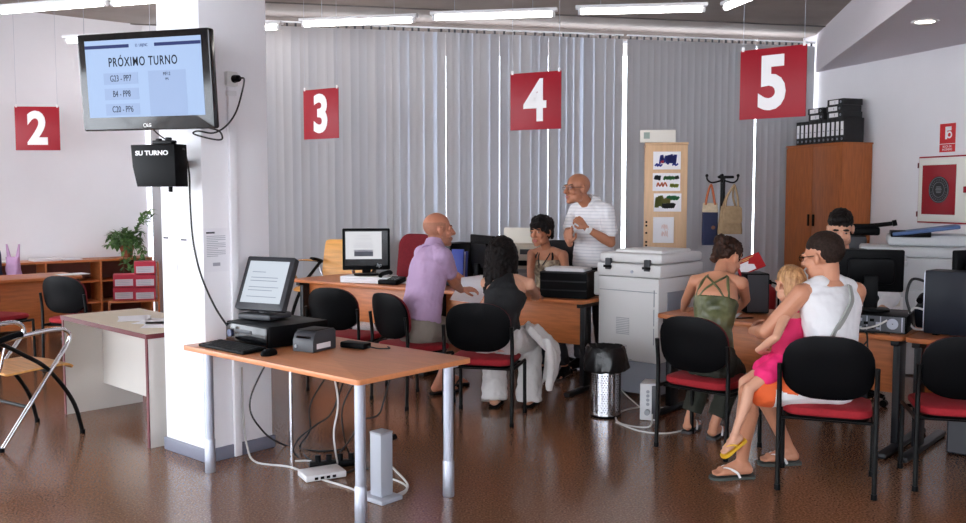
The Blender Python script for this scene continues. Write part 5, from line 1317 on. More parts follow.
class Person:
    """Joints in room coordinates. sx: the figure's sex ('m', 'f', 'c'); k: size."""
    def __init__(s, label, cat, base, k, sx, skin, P, N, sh_dir, hip_dir, hands, feet, knees, elbows, head, face, vox=0.0052, fat=1.0, group=None, roll=0.0):
        s.k, s.sx, s.skin = k, sx, skin
        s.P, s.N = V3(P), V3(N); s.label = label
        s.sr = V3((*sh_dir[:2], 0)).normalized(); s.hr = V3((*hip_dir[:2], 0)).normalized()
        s.base = V3(base); s.fat = fat
        f = 0.92 if sx == 'f' else 1.0
        up = (s.N - s.P).normalized(); s.up = up
        s.sw = 0.178 * k * f; s.hw = 0.088 * k
        s.S = [s.N - up * 0.055 * k + s.sr * sg_ * s.sw for sg_ in (-1, 1)]      # left, right
        s.H = [s.P + s.hr * sg_ * s.hw for sg_ in (-1, 1)]
        s.W = [V3(h[0]) for h in hands]; s.hd = hands
        s.A = [V3(a[0]) for a in feet]; s.fd = [V3(a[1]).normalized() for a in feet]
        s.E = [ik(s.S[i], s.W[i], 0.285 * k * (0.95 if sx == 'f' else 1), 0.255 * k * (0.95 if sx == 'f' else 1), elbows[i]) for i in (0, 1)]
        s.K = [ik(s.H[i], s.A[i], 0.425 * k, 0.425 * k, knees[i]) for i in (0, 1)]
        s.hc = V3(head); fd = V3(face).normalized(); s.hk = k * 1.13 if sx != 'c' else k * 1.36
        x = fd.cross(V3((0, 0, 1))).normalized(); z = x.cross(fd).normalized()
        s.HM = Matrix.Translation(s.hc) @ Matrix((x, fd, z)).transposed().to_4x4() @ Matrix.Rotation(roll, 4, 'Y') @ Matrix.Scale(s.hk, 4)
        s.HR = Matrix((x, fd, z)).transposed()
        s.vox = vox
        s.root = None
    # ---- shared shapes
    def spine(s, t):
        mid = (s.P + s.N) / 2 + s.fwd(0.5) * -0.02 * s.k
        return s.P * (1 - t) ** 2 + mid * 2 * t * (1 - t) + s.N * t * t if 0 <= t <= 1 else s.P + (s.N - s.P) * t
    def right(s, t): return (s.hr * (1 - t) + s.sr * t).normalized() if (s.hr * (1 - t) + s.sr * t).length > 1e-3 else s.sr
    def fwd(s, t): return s.up.cross(s.right(t)).normalized()
    PROF = {'m': [(-0.20, .105, .085), (-0.14, .150, .115), (-0.02, .168, .125), (0.18, .160, .118), (0.40, .150, .112), (0.62, .165, .120), (0.80, .176, .115), (0.90, .165, .095), (0.97, .115, .075), (1.03, .062, .060)],
            'f': [(-0.20, .105, .085), (-0.14, .155, .118), (-0.02, .172, .128), (0.18, .150, .108), (0.38, .122, .094), (0.60, .140, .110), (0.74, .150, .120), (0.88, .142, .085), (0.97, .092, .062), (1.03, .052, .050)]}
    PROF['c'] = PROF['m']
    def torso(s, mb, t0, t1, off=0.0, wide=0.0, seg=28):
        pr = s.PROF[s.sx]; rings = []
        ts = sorted({t0, t1} | {q[0] for q in pr if t0 < q[0] < t1} | {t0 + (t1 - t0) * i / 14 for i in range(15)})
        for t in ts:
            for a, b in zip(pr, pr[1:]):
                if a[0] - 1e-9 <= t <= b[0] + 1e-9:
                    u = (t - a[0]) / (b[0] - a[0]); u = u * u * (3 - 2 * u) * 0.5 + u * 0.5
                    rx, ry = a[1] + (b[1] - a[1]) * u, a[2] + (b[2] - a[2]) * u; break
            fz = s.fat if t < 0.62 else 1 + (s.fat - 1) * 0.3
            rx, ry = rx * s.k * (1 + (fz - 1) * 0.6) + off + wide * max(0, 0.6 - t), ry * s.k * fz + off + wide * max(0, 0.6 - t)
            c, r, f = s.spine(t), s.right(max(0, min(1, t))), s.fwd(max(0, min(1, t)))
            if s.sx == 'f' and 0.5 < t < 0.86: bust = 0.030 * s.k * math.sin((t - 0.5) / 0.36 * PI)
            else: bust = 0
            rings.append([c + r * math.copysign(abs(math.cos(a)) ** 0.85, math.cos(a)) * rx + f * math.copysign(abs(math.sin(a)) ** 0.9, math.sin(a)) * (ry + (bust if math.sin(a) > 0 else 0)) for a in [2 * PI * i / seg for i in range(seg)]])
        mb.loft(rings)
    def limb(s, mb, pts, off=0.0):
        for (a, ra), (b, rb) in zip(pts, pts[1:]): mb.cap(a, b, ra + off, rb + off)
    def arm_pts(s, i, f=1.0):
        k = s.k * (0.86 if s.sx == 'f' else 1.0) * (0.9 if s.sx == 'c' else 1)
        S, E, W = s.S[i], s.E[i], s.W[i]
        q = [(S, .056 * k), (lerp(S, E, .35), .049 * k), (E, .040 * k), (lerp(E, W, .3), .042 * k), (lerp(E, W, .75), .031 * k), (W, .026 * k)]
        return q
    def leg_pts(s, i):
        k = s.k * (0.9 if s.sx == 'c' else 1)
        H, K, A = s.H[i], s.K[i], s.A[i]
        d = (A - K).normalized(); b = (K - (H + A) / 2); b = (b - d * b.dot(d)); b = b.normalized() if b.length > 1e-4 else V3((0, 0, 0))
        return [(H, .088 * k), (lerp(H, K, .45), .074 * k), (K, .054 * k), (lerp(K, A, .30) - b * .016 * k, .054 * k), (lerp(K, A, .7) - b * .004 * k, .040 * k), (A, .034 * k)]
    def hand(s, mb, i):
        W, d, n, curl = s.hd[i][0], V3(s.hd[i][1]).normalized(), V3(s.hd[i][2]), s.hd[i][3]
        point = len(s.hd[i]) > 4
        W = V3(W); n = (n - d * n.dot(d)).normalized(); k = s.k * (0.9 if s.sx == 'f' else 1)
        side = d.cross(n) * (1 if i == 0 else -1)          # towards the thumb
        mb.cap(W, W + d * .03 * k, .025 * k, .024 * k)
        offs = (.031, .0105, -.0105, -.030); ln = (.072, .082, .076, .060)
        kn = []
        for o, l in zip(offs, ln):
            p = W + d * (.088 - abs(o + 0.004) * 0.25) * k + side * o * k; kn.append(p)
            mb.cap(W + d * .022 * k + side * o * 0.62 * k, p, .0135 * k, .0105 * k)
        for j, (p, l) in enumerate(zip(kn, ln)):
            c = curl * (0.25 if point and j == 0 else 1); a = 0.0; q = p; spread = side * (offs[j] * 1.5)
            for m, (fr, ca) in enumerate(((.45, .45), (.30, .9), (.25, .65))):
                a += c * ca
                dd = (d * math.cos(a) + n * math.sin(a) + spread * (1 - curl * 0.5)).normalized()
                e = q + dd * l * fr * k; mb.cap(q, e, (.0100 - .0008 * m) * k, (.0092 - .0010 * m) * k); q = e
        t0 = W + d * .026 * k + side * .022 * k; t1 = t0 + (d * .55 + side * .75 + n * .35).normalized() * .042 * k
        t2 = t1 + (d * .9 + side * (.30 - .5 * curl) + n * (.3 + .4 * curl)).normalized() * .036 * k
        mb.cap(t0, t1, .0145 * k, .0115 * k); mb.cap(t1, t2, .0112 * k, .009 * k)
    def foot(s, mb, i, off=0.0):
        A, f = s.A[i], s.fd[i]; k = s.k
        dn = V3((0, 0, -1)); dn = (dn - f * dn.dot(f)).normalized(); sd = f.cross(dn).normalized()
        h = 0.075 * k
        hl = A + dn * (h - .030 * k) - f * .035 * k
        mb.cap(A, hl, .036 * k + off, .030 * k + off)
        b1 = A + dn * (h - .026 * k) + f * .115 * k
        mb.cap(A + dn * .02 * k + f * .02 * k, b1, .036 * k + off, .024 * k + off)
        for o in (-.020, 0.0, .020): mb.cap(hl + sd * o * 0.5, b1 + sd * o * 1.2 * k, .026 * k + off, .022 * k + off)
        if not off:
            for j, o in enumerate((-.032, -.017, -.003, .011, .027)):
                big = (j == 4) == (i == 0)
                e = b1 + f * (.052 - abs(o) * .35) * k + sd * o * k + dn * .012 * k
                mb.cap(b1 + sd * o * k + dn * .006 * k, e, .012 * k, .010 * k)
        else: mb.cap(b1, b1 + f * .05 * k + dn * .004 * k, .030 * k + off * .5, .024 * k + off * .5)
    def sole(s, i, w=.050, th=.016, lift=0.0):
        A, f = s.A[i], s.fd[i]; k = s.k
        dn = V3((0, 0, -1)); dn = (dn - f * dn.dot(f)).normalized(); sd = f.cross(dn).normalized()
        out = []
        for t, ww in ((-.075, .4), (-.068, .70), (-.04, .82), (.02, .78), (.07, .88), (.12, 1.0), (.155, .95), (.178, .72), (.19, .35)):
            out.append((t * k, ww * w * k))
        top = A + dn * (.077 * k + lift)
        ring = lambda z: [top + dn * z + f * t + sd * w_ for t, w_ in out] + [top + dn * z + f * t - sd * w_ for t, w_ in reversed(out)]
        mb = MB(); mb.loft([ring(0.0), ring(th)]); return mb, top, f, sd, dn
    def headshape(s, mb):
        M = s.HM
        def e(c, r, R=None): 
            t = bmesh.new(); bmesh.ops.create_uvsphere(t, u_segments=22, v_segments=14, radius=1.0)
            mb.add(t, M @ Matrix.Translation(V3(c)) @ (R.to_4x4() if R else Matrix()) @ Matrix.Diagonal((*r, 1)))
        e((0, -.014, .034), (.075, .094, .084)); e((0, .022, -.030), (.060, .064, .072)); e((0, .046, -.072), (.042, .038, .040))
        e((0, .066, -.098), (.026, .022, .018))
        for x in (-1, 1):
            e((x * .040, .020, -.068), (.026, .046, .034)); e((x * .037, .060, -.026), (.024, .024, .022))
            e((x * .030, .079, .022), (.024, .011, .010)); e((x * .031, .068, .004), (.0150, .0145, .0130))
            e((x * .077, -.006, -.006), (.010, .019, .031), Euler((0.15, 0, x * 0.35)).to_matrix()); e((x * .012, .094, -.034), (.010, .011, .009))
        k = s.hk; q = lambda a: M @ V3(a)
        mb.cap(q((0, .083, .014)), q((0, .108, -.028)), .010 * k, .0135 * k)
        e((0, .086, -.060), (.024, .011, .0075)); e((0, .084, -.071), (.020, .011, .0080))
    def build_body(s, name='person'):
        mb = MB(); s.torso(mb, -0.20, 1.03)
        for i in (0, 1):
            s.limb(mb, s.arm_pts(i)); s.limb(mb, s.leg_pts(i)); s.hand(mb, i); s.foot(mb, i)
            mb.cap(lerp(s.N, s.S[i], 0.35), s.S[i], .052 * s.k * (0.86 if s.sx == 'f' else 1), .052 * s.k * (0.86 if s.sx == 'f' else 1))
        nk = .054 if s.sx == 'm' else .045
        mb.cap(s.N - s.up * .03 * s.k, s.HM @ V3((0, -.026, -.045)), (nk + .004) * s.k, nk * s.k)
        s.headshape(mb)
        me = remesh(mb, s.vox, 2)
        me.transform(Matrix.Translation(-s.base))
        o = bpy.data.objects.new(name, me); COL.objects.link(o); o.location = s.base
        tag(o, s.label, 'person'); s.root = o
        me.materials.clear(); me.materials.append(s.skin)
        return o
    def paint(s, m, fn):
        """give the faces whose head-space centre satisfies fn the material m"""
        me = s.root.data; me.materials.append(m); k = len(me.materials) - 1
        inv = s.HM.inverted() @ Matrix.Translation(s.base)
        for p in me.polygons:
            c = inv @ p.center
            if abs(c.x) < .11 and abs(c.y) < .14 and abs(c.z) < .15 and fn(c): p.material_index = k
    def features(s, brow, iris=(52, 36, 28), lip=(150, 84, 78), stubble=None, browz=.027):
        def E(c, r): return lambda p: sum(((p[i] - c[i]) / r[i]) ** 2 for i in range(3)) < 1
        eyes = [E((x * .031, .084, .005), (.0125, .012, .0062)) for x in (-1, 1)]
        ir = [E((x * .031, .086, .005), (.0052, .014, .0060)) for x in (-1, 1)]
        br = [E((x * .031, .090, browz), (.022, .022, .0060)) for x in (-1, 1)]
        lp = E((0, .096, -.0655), (.023, .014, .0115))
        if stubble: s.paint(stubble[0], stubble[1])
        s.paint(mat('eye_white', (178, 166, 158), 0.4, spec=0.2), lambda p: any(f(p) for f in eyes))
        s.paint(mat('iris_%d' % iris[0], iris, 0.25), lambda p: any(f(p) for f in ir))
        s.paint(mat('lips_%d' % lip[0], lip, 0.5), lp)
        if brow: s.paint(brow, lambda p: any(f(p) for f in br))
    def cloth(s, name, mb, m, vox=0.007, wob=0.004, smooth=3, label=None, wscale=14, stretch=(1, 1, 1), parent=None):
        me = remesh(mb, vox, smooth, wob, wscale, random.random() * 20, stretch)
        me.transform(Matrix.Translation(-s.base)); me.materials.clear()
        for q in (m if isinstance(m, (list, tuple)) else [m]): me.materials.append(q)
        o = bpy.data.objects.new(name, me); COL.objects.link(o); o.parent = parent or s.root
        if label: o['label'] = label
        return o
    def part(s, name, mb, m, smooth=True, parent=None):
        for v in mb.bm.verts: v.co -= s.base
        return mb.build(name, m, parent or s.root, smooth)
    def shirt(s, name, m, t0, sleeve, off=0.012, wide=0.02, collar=True, wob=0.005, t1=1.005):
        mb = MB(); s.torso(mb, t0, t1, off, wide)
        for i in (0, 1):
            mb.cap(lerp(s.N, s.S[i], 0.30), s.S[i], .050 * s.k + off, .054 * s.k + off)
            q = s.arm_pts(i); S, E, W = s.S[i], s.E[i], s.W[i]
            mb.cap(S, lerp(S, E, min(sleeve, 1)), .056 * s.k + off, .048 * s.k + off * 1.3)
            if sleeve > 1: mb.cap(E, lerp(E, W, sleeve - 1), .044 * s.k + off, .032 * s.k + off)
        o = s.cloth(name, mb, m, wob=wob)
        if collar:
            mb = MB(); c = s.N + s.up * .012 * s.k; ax = (s.HM @ V3((0, -.026, -.05)) - s.N).normalized()
            r0 = .066 * s.k
            M = Matrix.Translation(c + ax * .012 * s.k) @ ax.to_track_quat('Z', 'Y').to_matrix().to_4x4()
            mb.rev([(r0 + .030, -.032 * s.k), (r0 + .014, .0), (r0 + .002, .040 * s.k), (r0 - .003, .043 * s.k), (r0 - .005, .034 * s.k), (r0 - .002, -.02 * s.k)], 26, M)
            s.part('collar', mb, m, parent=o)
        return o
    def trousers(s, name, m, length=1.0, off=0.014, top=0.16, flare=0.0, wob=0.006, label=None):
        mb = MB(); s.torso(mb, -0.20, top, off)
        for i in (0, 1):
            H, K, A = s.H[i], s.K[i], s.A[i]; k = s.k
            q = s.leg_pts(i)
            if length <= 1: mb.cap(H, lerp(H, K, length), .090 * k + off, (.090 - .034 * length) * k + off * 1.4)
            else:
                mb.cap(H, lerp(H, K, .5), .090 * k + off, .078 * k + off); mb.cap(lerp(H, K, .5), K, .078 * k + off, .058 * k + off)
                mb.ell(K, .060 * k + off); mb.cyl(K, lerp(K, A, length - 1), .060 * k + off, .046 * k + off + flare, 18)
        return s.cloth(name, mb, m, wob=wob, label=label)
    def hair_cap(s, name, m, ells, vox=0.006, wob=0.006, strands=None, wscale=40, smooth=1):
        mb = MB()
        for c, r in ells:
            t = bmesh.new(); bmesh.ops.create_uvsphere(t, u_segments=24, v_segments=16, radius=1.0)
            mb.add(t, s.HM @ Matrix.Translation(V3(c)) @ Matrix.Diagonal((*r, 1)))
        if strands:
            for pts, r0, r1 in strands: 
                P = spline([s.HM @ V3(p) for p in pts], 5)
                for j, (a, b) in enumerate(zip(P, P[1:])):
                    n = len(P) - 1; mb.cap(a, b, s.hk * (r0 + (r1 - r0) * j / n), s.hk * (r0 + (r1 - r0) * (j + 1) / n))
        return s.cloth(name, mb, m, vox, wob, smooth, wscale=wscale)
    def glasses(s, m, name='glasses', lens=None):
        mb = MB(); q = lambda a: s.HM @ V3(a)
        for x in (-1, 1):
            mb.tube([q((x * .033 + .022 * math.cos(a), .096, .004 + .016 * math.sin(a))) for a in [2 * PI * j / 16 for j in range(17)]], .0016, seg=6, sub=1)
            mb.tube([q((x * .055, .096, .008)), q((x * .077, .06, .010)), q((x * .081, .0, .012)), q((x * .080, -.012, .0))], .0024, seg=6, sub=4)
        mb.tube([q((-.011, .097, .006)), q((0, .106, .009)), q((.011, .097, .006))], .0016, seg=6, sub=3)
        o = s.part(name, mb, m)
        mb = MB()
        for x in (-1, 1):
            c = [q((x * .033 + .021 * math.cos(a), .0965, .004 + .015 * math.sin(a))) for a in [2 * PI * j / 16 for j in range(16)]]
            c2 = [q((x * .033 + .021 * math.cos(a), .0955, .004 + .015 * math.sin(a))) for a in [2 * PI * j / 16 for j in range(16)]]
            mb.loft([c2, c])
        s.part('lens', mb, lens or GLASS, parent=o)
        return o
    def flip_flop(s, i, msole, mstrap, mtop=None):
        mb, top, f, sd, dn = s.sole(i); k = s.k
        o = s.part('flip_flop', mb, msole, smooth=False)
        mb = MB()
        up = -dn
        toe = top + f * .135 * k + up * .004
        for sg_ in (-1, 1):
            mb.tube([toe + up * .022 * k, top + f * .10 * k + sd * sg_ * .022 * k + up * .048 * k, top + f * .05 * k + sd * sg_ * .046 * k + up * .030 * k, top + f * .03 * k + sd * sg_ * .049 * k], .0075 * k, seg=8, sub=5)
        mb.cyl(toe, toe + up * .026 * k, .006 * k, seg=8)
        s.part('strap', mb, mstrap, parent=o)

SK1 = skinm('skin_tan', (196, 136, 106)); SK2 = skinm('skin_light', (212, 158, 130)); SK3 = skinm('skin_brown', (176, 116, 86)); SK4 = skinm('skin_reddish', (196, 128, 100))
HDARK = mat('hair_black', (12, 9, 9), 0.6, rgb2=(26, 19, 17), scale=60, stretch=(1, 1, 0.15), bump=0.4, bscale=160, spec=0.15)
HBRN = mat('hair_brown', (30, 18, 13), 0.6, rgb2=(62, 36, 24), scale=50, stretch=(1, 1, 0.2), bump=0.5, bscale=140, spec=0.2)
HBLD = mat('hair_blond', (142, 96, 58), 0.5, rgb2=(206, 158, 108), scale=45, stretch=(1, 1, 0.15), bump=0.5, bscale=140)
STUB = mat('cropped_hair_shade', (150, 104, 82), 0.7, var=0.06, scale=60)
STUBG = mat('grey_cropped_hair', (172, 116, 92), 0.7, var=0.06, scale=60)
def up3(x, y, z): return V3((x, y, z))

# --- 1 the man in the white vest
p = Person('man in white sleeveless top and orange shorts seated with a child on his lap', 'person', (1.90, 5.17, 0), 1.0, 'm', SK1,
    P=(1.935, 5.14, 0.565), N=at(829, 283, 5.10), sh_dir=(.94, .30), hip_dir=(.45, .89),
    hands=[(up3(1.57, 5.37, .82), (.5, .8, .1), (.6, 0, .1), .6), (up3(1.96, 5.52, .76), (-.5, .8, 0), (0, 0, -1), .4)],
    feet=[(up3(1.475, 5.20, .094), (-.99, -.14, 0)), (up3(1.83, 5.47, .094), (-.98, -.1, 0))],
    knees=[(-.8, -.05, .7), (-.9, .3, .5)], elbows=[(-.55, -.55, -.6), (.8, -.2, -.5)],
    head=at(823, 257, 5.12), face=(-.66, .75, -.12), roll=-0.05)
p.build_body()
p.features(HDARK)
p.hair_cap('hair', mat('hair_dark_brown', (30, 21, 17), 0.7, rgb2=(52, 38, 32), scale=90, bump=0.4, bscale=260, spec=0.15), [((0, -.017, .050), (.0760, .0925, .078)), ((0, -.034, .028), (.0735, .077, .070))], wob=0.002)
WV = mat('white_cotton', (226, 226, 228), 0.85, bump=0.15, bscale=220)
mb = MB(); p.torso(mb, -0.06, 0.985, 0.012, 0.03)
for i in (0, 1): mb.cap(lerp(p.N, p.S[i], 0.30), lerp(p.N, p.S[i], 0.66), .062, .060)
p.cloth('vest', mb, WV, wob=0.006)
sh = p.trousers('shorts', [mat('orange_shorts', (226, 96, 44), 0.8, bump=0.1, bscale=200), WV], length=0.80, off=0.020, top=0.02)
for q in sh.data.polygons:
    c = q.center + p.base
    if c.z < 0.53 + 0.05 * noise.noise(c * 6) and c.x > 1.60: q.material_index = 1
# cross-body bag strap over the right shoulder
mb = MB(); pts = []
for t, x in ((1.0, .05), (0.93, .038), (0.85, .02), (0.70, -.030), (0.58, -.075), (0.46, -.112), (0.32, -.14), (0.2, -.152)):
    ry = .075 if t > .96 else (.10 if t > .9 else (.117 if t > .5 else .125))
    e = max(0.1, 1 - (x / .172) ** 2) ** 0.5
    pts.append(p.spine(t) + p.sr * x - p.fwd(1) * (ry * e + .036 + .03 * max(0, .6 - t)))
P_ = spline(pts, 5)
for a, b in zip(P_, P_[1:]):
    d = (b - a).normalized(); n = -p.fwd(0.6); w = d.cross(n).normalized(); n = w.cross(d)
    mb.loft([[c + w * .017 + n * .003, c - w * .017 + n * .003, c - w * .017 - n * .006, c + w * .017 - n * .006] for c in (a - d * .003, b + d * .003)])
p.part('bag_strap', mb, mat('grey_webbing', (150, 152, 148), 0.8, bump=0.1, bscale=300), smooth=False)
p.glasses(BLACKP, 'sunglasses')
for i in (0, 1): p.flip_flop(i, mat('flip_flop_sole', (70, 76, 72), 0.7), WHT)

# --- 2 the child
p = Person('blond child in pink sitting on the lap of the man in white', 'person', (1.68, 5.16, 0), 0.64, 'c', SK2,
    P=at(786, 360, 5.17), N=at(793, 304, 5.18), sh_dir=(.55, .83), hip_dir=(.25, .97),
    hands=[(at(758, 350, 5.10), (.6, .4, -.3), (.3, .3, 0), .4), (up3(1.66, 5.40, .84), (-.3, .9, -.2), (0, 0, -1), .4)],
    feet=[(at(734, 436, 5.00), (-.80, -.25, -.52)), (at(738, 430, 5.16), (-.8, -.2, -.5))],
    knees=[(-.8, -.1, .7), (-.8, .1, .7)], elbows=[(-.3, -.7, -.4), (.2, .6, -.5)],
    head=at(789, 284, 5.19), face=(-.25, .96, -.10), vox=0.004)
p.build_body()
p.features(None)
st = []
for k in range(14):
    a = -0.4 - k * 0.17 * 1.0; x, y = .070 * math.cos(a), -.02 + .088 * math.sin(a)
    st.append(([(x * .7, y * .7 - .01, .085), (x * 1.06, y * 1.06, .03), (x * 1.12, y * 1.08, -.05), (x * 1.0 + .006 * math.sin(k * 3), y * 1.1, -.105 - .02 * math.sin(k * 5))], .020, .011))
p.hair_cap('hair', HBLD, [((0, -.022, .046), (.0795, .095, .080)), ((.0, -.105, .030), (.028, .026, .028))], wob=0.006, strands=st)
PINK = mat('pink_cotton', (214, 40, 96), 0.85, bump=0.12, bscale=200); HOT = mat('hot_pink_shorts', (232, 36, 112), 0.8, bump=0.2, bscale=90)
mb = MB(); p.torso(mb, 0.0, 0.80, 0.007, 0.01)
for sg_ in (-1, 1): 
    for t, tt_ in ((.78, .9), (.9, .985)): mb.cap(p.spine(t) + p.right(1) * sg_ * .066 - p.fwd(1) * .045 * (1.0 - (t - .78) * 2), p.spine(tt_) + p.right(1) * sg_ * .062 - p.fwd(1) * .02, .017, .016)
p.cloth('tank_top', mb, PINK, wob=0.004, vox=0.005)
p.trousers('shorts', HOT, length=0.50, off=0.016, top=0.14, wob=0.008)
YEL = mat('yellow_rubber', (226, 178, 44), 0.5)
for i in (0, 1): p.flip_flop(i, YEL, YEL)

# --- 3 the woman in the olive top
p = Person('woman in an olive satin strap top writing at the right desk', 'person', (1.43, 5.90, 0), 0.92, 'f', SK1,
    P=(1.445, 5.86, 0.555), N=at(719, 275, 6.06), sh_dir=(.88, -.47), hip_dir=(.73, -.68),
    hands=[(up3(1.42, 6.55, .80), (.9, .3, 0), (0, 0, -1), .5), (up3(1.73, 6.36, .80), (-.85, .5, -.05), (0, .1, -1), .7)],
    feet=[(up3(1.40, 6.22, .088), (.5, .85, 0)), (up3(1.53, 6.06, .088), (.55, .83, 0))],
    knees=[(.5, .7, .6), (.6, .65, .6)], elbows=[(-.8, -.2, -.5), (1.0, .15, -.15)],
    head=at(728, 258, 6.16), face=(.78, .50, -.55))
p.build_body(); p.features(HBRN)
p.hair_cap('hair', HBRN, [((0, -.020, .048), (.082, .100, .084)), ((0, -.060, .020), (.074, .064, .062)), ((.0, -.105, .060), (.052, .048, .048)), ((0.02, -.09, .02), (.04, .04, .04)), ((-.03, -.07, -.03), (.035, .035, .04))], wob=0.012, wscale=34)
OLV = mat('olive_satin', (62, 66, 40), 0.34, rgb2=(112, 114, 74), scale=7, bump=0.25, bscale=14)
mb = MB(); p.torso(mb, 0.12, 0.70, 0.009, 0.0)
o = p.cloth('strap_top', mb, OLV, wob=0.006)
mb = MB()
def strap_on(per, mb, path, r=.007):
    pts = []
    for t, x, side in path:
        pr = per.PROF[per.sx]
        for a, b in zip(pr, pr[1:]):
            if a[0] <= t <= b[0]: u = (t - a[0]) / (b[0] - a[0]); rx, ry = a[1] + (b[1] - a[1]) * u, a[2] + (b[2] - a[2]) * u; break
        c = max(0.05, 1 - (x * rx / rx) ** 2) ** 0.5
        pts.append(per.spine(t) + per.right(min(1, t)) * x * rx * per.k + per.fwd(min(1, t)) * side * (ry * c * per.k + .006))
    mb.tube(pts, r, seg=8, sub=5)
strap_on(p, mb, [(.68, -.62, -1), (.78, -.30, -1), (.88, .15, -1), (.95, .62, -1), (1.0, .8, -0.2)])
strap_on(p, mb, [(.68, .62, -1), (.78, .30, -1), (.88, -.15, -1), (.95, -.62, -1), (1.0, -.8, -0.2)])
strap_on(p, mb, [(.68, -.80, -1), (.84, -.66, -1), (.95, -.72, -.8), (1.0, -.85, 0.1)], .010)
strap_on(p, mb, [(.68, .80, -1), (.84, .66, -1), (.95, .72, -.8), (1.0, .85, 0.1)], .010)
p.part('strap', mb, OLV, parent=o)
p.trousers('trousers', mat('dark_olive_cotton', (42, 44, 36), 0.85, bump=0.15, bscale=120), length=1.85, off=0.016, top=0.17, flare=0.01)
for i in (0, 1): p.flip_flop(i, DARKG, WHT)

# --- 4 the bald man in lilac
p = Person('bald man in a lilac polo shirt seated at the left counter desk', 'person', (-0.50, 7.2, 0), 1.02, 'm', SK4,
    P=(-0.50, 7.20, 0.575), N=at(434, 248, 7.26), sh_dir=(.48, -.88), hip_dir=(.60, -.80),
    hands=[(up3(-.10, 7.86, .845), (.9, .3, 0), (0, 0, -1), .6), (at(461, 290, 7.52), (.93, .35, .05), (0, .35, -1), .55)],
    feet=[(up3(-.28, 7.68, .096), (.8, .6, 0)), (up3(-.36, 7.42, .096), (.8, .6, 0))],
    knees=[(.75, .6, .5), (.75, .55, .5)], elbows=[(-.3, .5, -.6), (.1, -.35, -.9)],
    head=at(438.5, 230, 7.30), face=(.95, .30, .04))
p.build_body()
p.features(mat('grey_brow', (96, 70, 56), 0.7), stubble=(STUBG, lambda c: (c.y < .035 and -.05 < c.z < .055 - .25 * max(0, c.y) and not (abs(c.x) > .068 and abs(c.y + .006) < .022 and -.04 < c.z < .03)) or (c.z < -.052 and c.y > .0)))
p.shirt('polo_shirt', mat('lilac_cotton', (186, 156, 190), 0.85, bump=0.15, bscale=200), 0.09, 0.62, off=0.013, wide=0.02, wob=0.007)
p.trousers('trousers', mat('stone_cotton', (150, 142, 132), 0.85, bump=0.15, bscale=150), length=0.92, off=0.018, top=0.13)
for i in (0, 1): p.flip_flop(i, BLACKP, mat('dark_sandal', (50, 42, 40), 0.6))

# --- 5 the dark-haired woman in black
p = Person('long dark-haired woman in a black halter top and white trousers, seen from behind', 'person', (0.05, 6.68, 0), 0.99, 'f', SK2,
    P=(0.10, 6.66, 0.56), N=at(509, 277, 6.86), sh_dir=(.95, -.28), hip_dir=(.95, -.28),
    hands=[(up3(.12, 7.42, .80), (.2, .95, -.1), (0, 0, -1), .5), (up3(.44, 7.36, .80), (-.2, .95, -.1), (0, 0, -1), .5)],
    feet=[(up3(.09, 6.98, .088), (.2, .98, 0)), (up3(.35, 6.99, .088), (.3, .95, 0))],
    knees=[(.1, .8, .6), (.4, .8, .6)], elbows=[(-.7, -.1, -.6), (.5, -.1, -.9)],
    head=at(503, 255, 6.95), face=(.42, .88, -.10))
p.build_body(); p.features(HDARK)
st = []
for k in range(20):
    a = 0.35 - k * 0.20; x, y = .076 * math.cos(a), -.018 + .092 * math.sin(a)
    L_ = -.19 - .07 * abs(math.sin(k * 2.1)) - (.05 if 5 < k < 14 else 0)
    st.append(([(x * .6, y * .6 - .01, .09), (x * 1.1, y * 1.1, .03), (x * 1.22, y * 1.15, -.06), (x * 1.25 + .012 * math.sin(k), y * 1.15 - .012, -.13), (x * 1.05 + .018 * math.sin(k * 3), y * 1.05 - .02, L_)], .024, .012))
p.hair_cap('hair', HDARK, [((0, -.022, .046), (.084, .100, .084)), ((0, -.085, -.07), (.075, .035, .10))], wob=0.008, strands=st)
BT = mat('black_jersey', (18, 18, 21), 0.8, bump=0.12, bscale=150)
mb = MB(); p.torso(mb, 0.04, 0.72, 0.011, 0.0)
for j in range(10):
    t = .70 + j * .030; hwid = .082 * (1 - (j / 9) ** 0.8) + .028
    n = 7
    for q in range(n):
        x = hwid * (2 * q / (n - 1) - 1)
        ry = (.115 if t < .8 else .115 - (t - .8) * .28) * p.k
        e = max(.1, 1 - (x / .15) ** 2) ** .5
        mb.ell(p.spine(t) + p.right(t) * x * p.k - p.fwd(t) * (ry * e - .010), (.024, .024, .024), u=10, v=8)
p.cloth('halter_top', mb, BT, wob=0.005)
WT = mat('white_linen', (216, 212, 210), 0.85, bump=0.2, bscale=90)
p.trousers('trousers', WT, length=2.10, off=0.024, top=0.10, flare=0.030, wob=0.012)
for i in (0, 1): p.flip_flop(i, BLACKP, BLACKP)
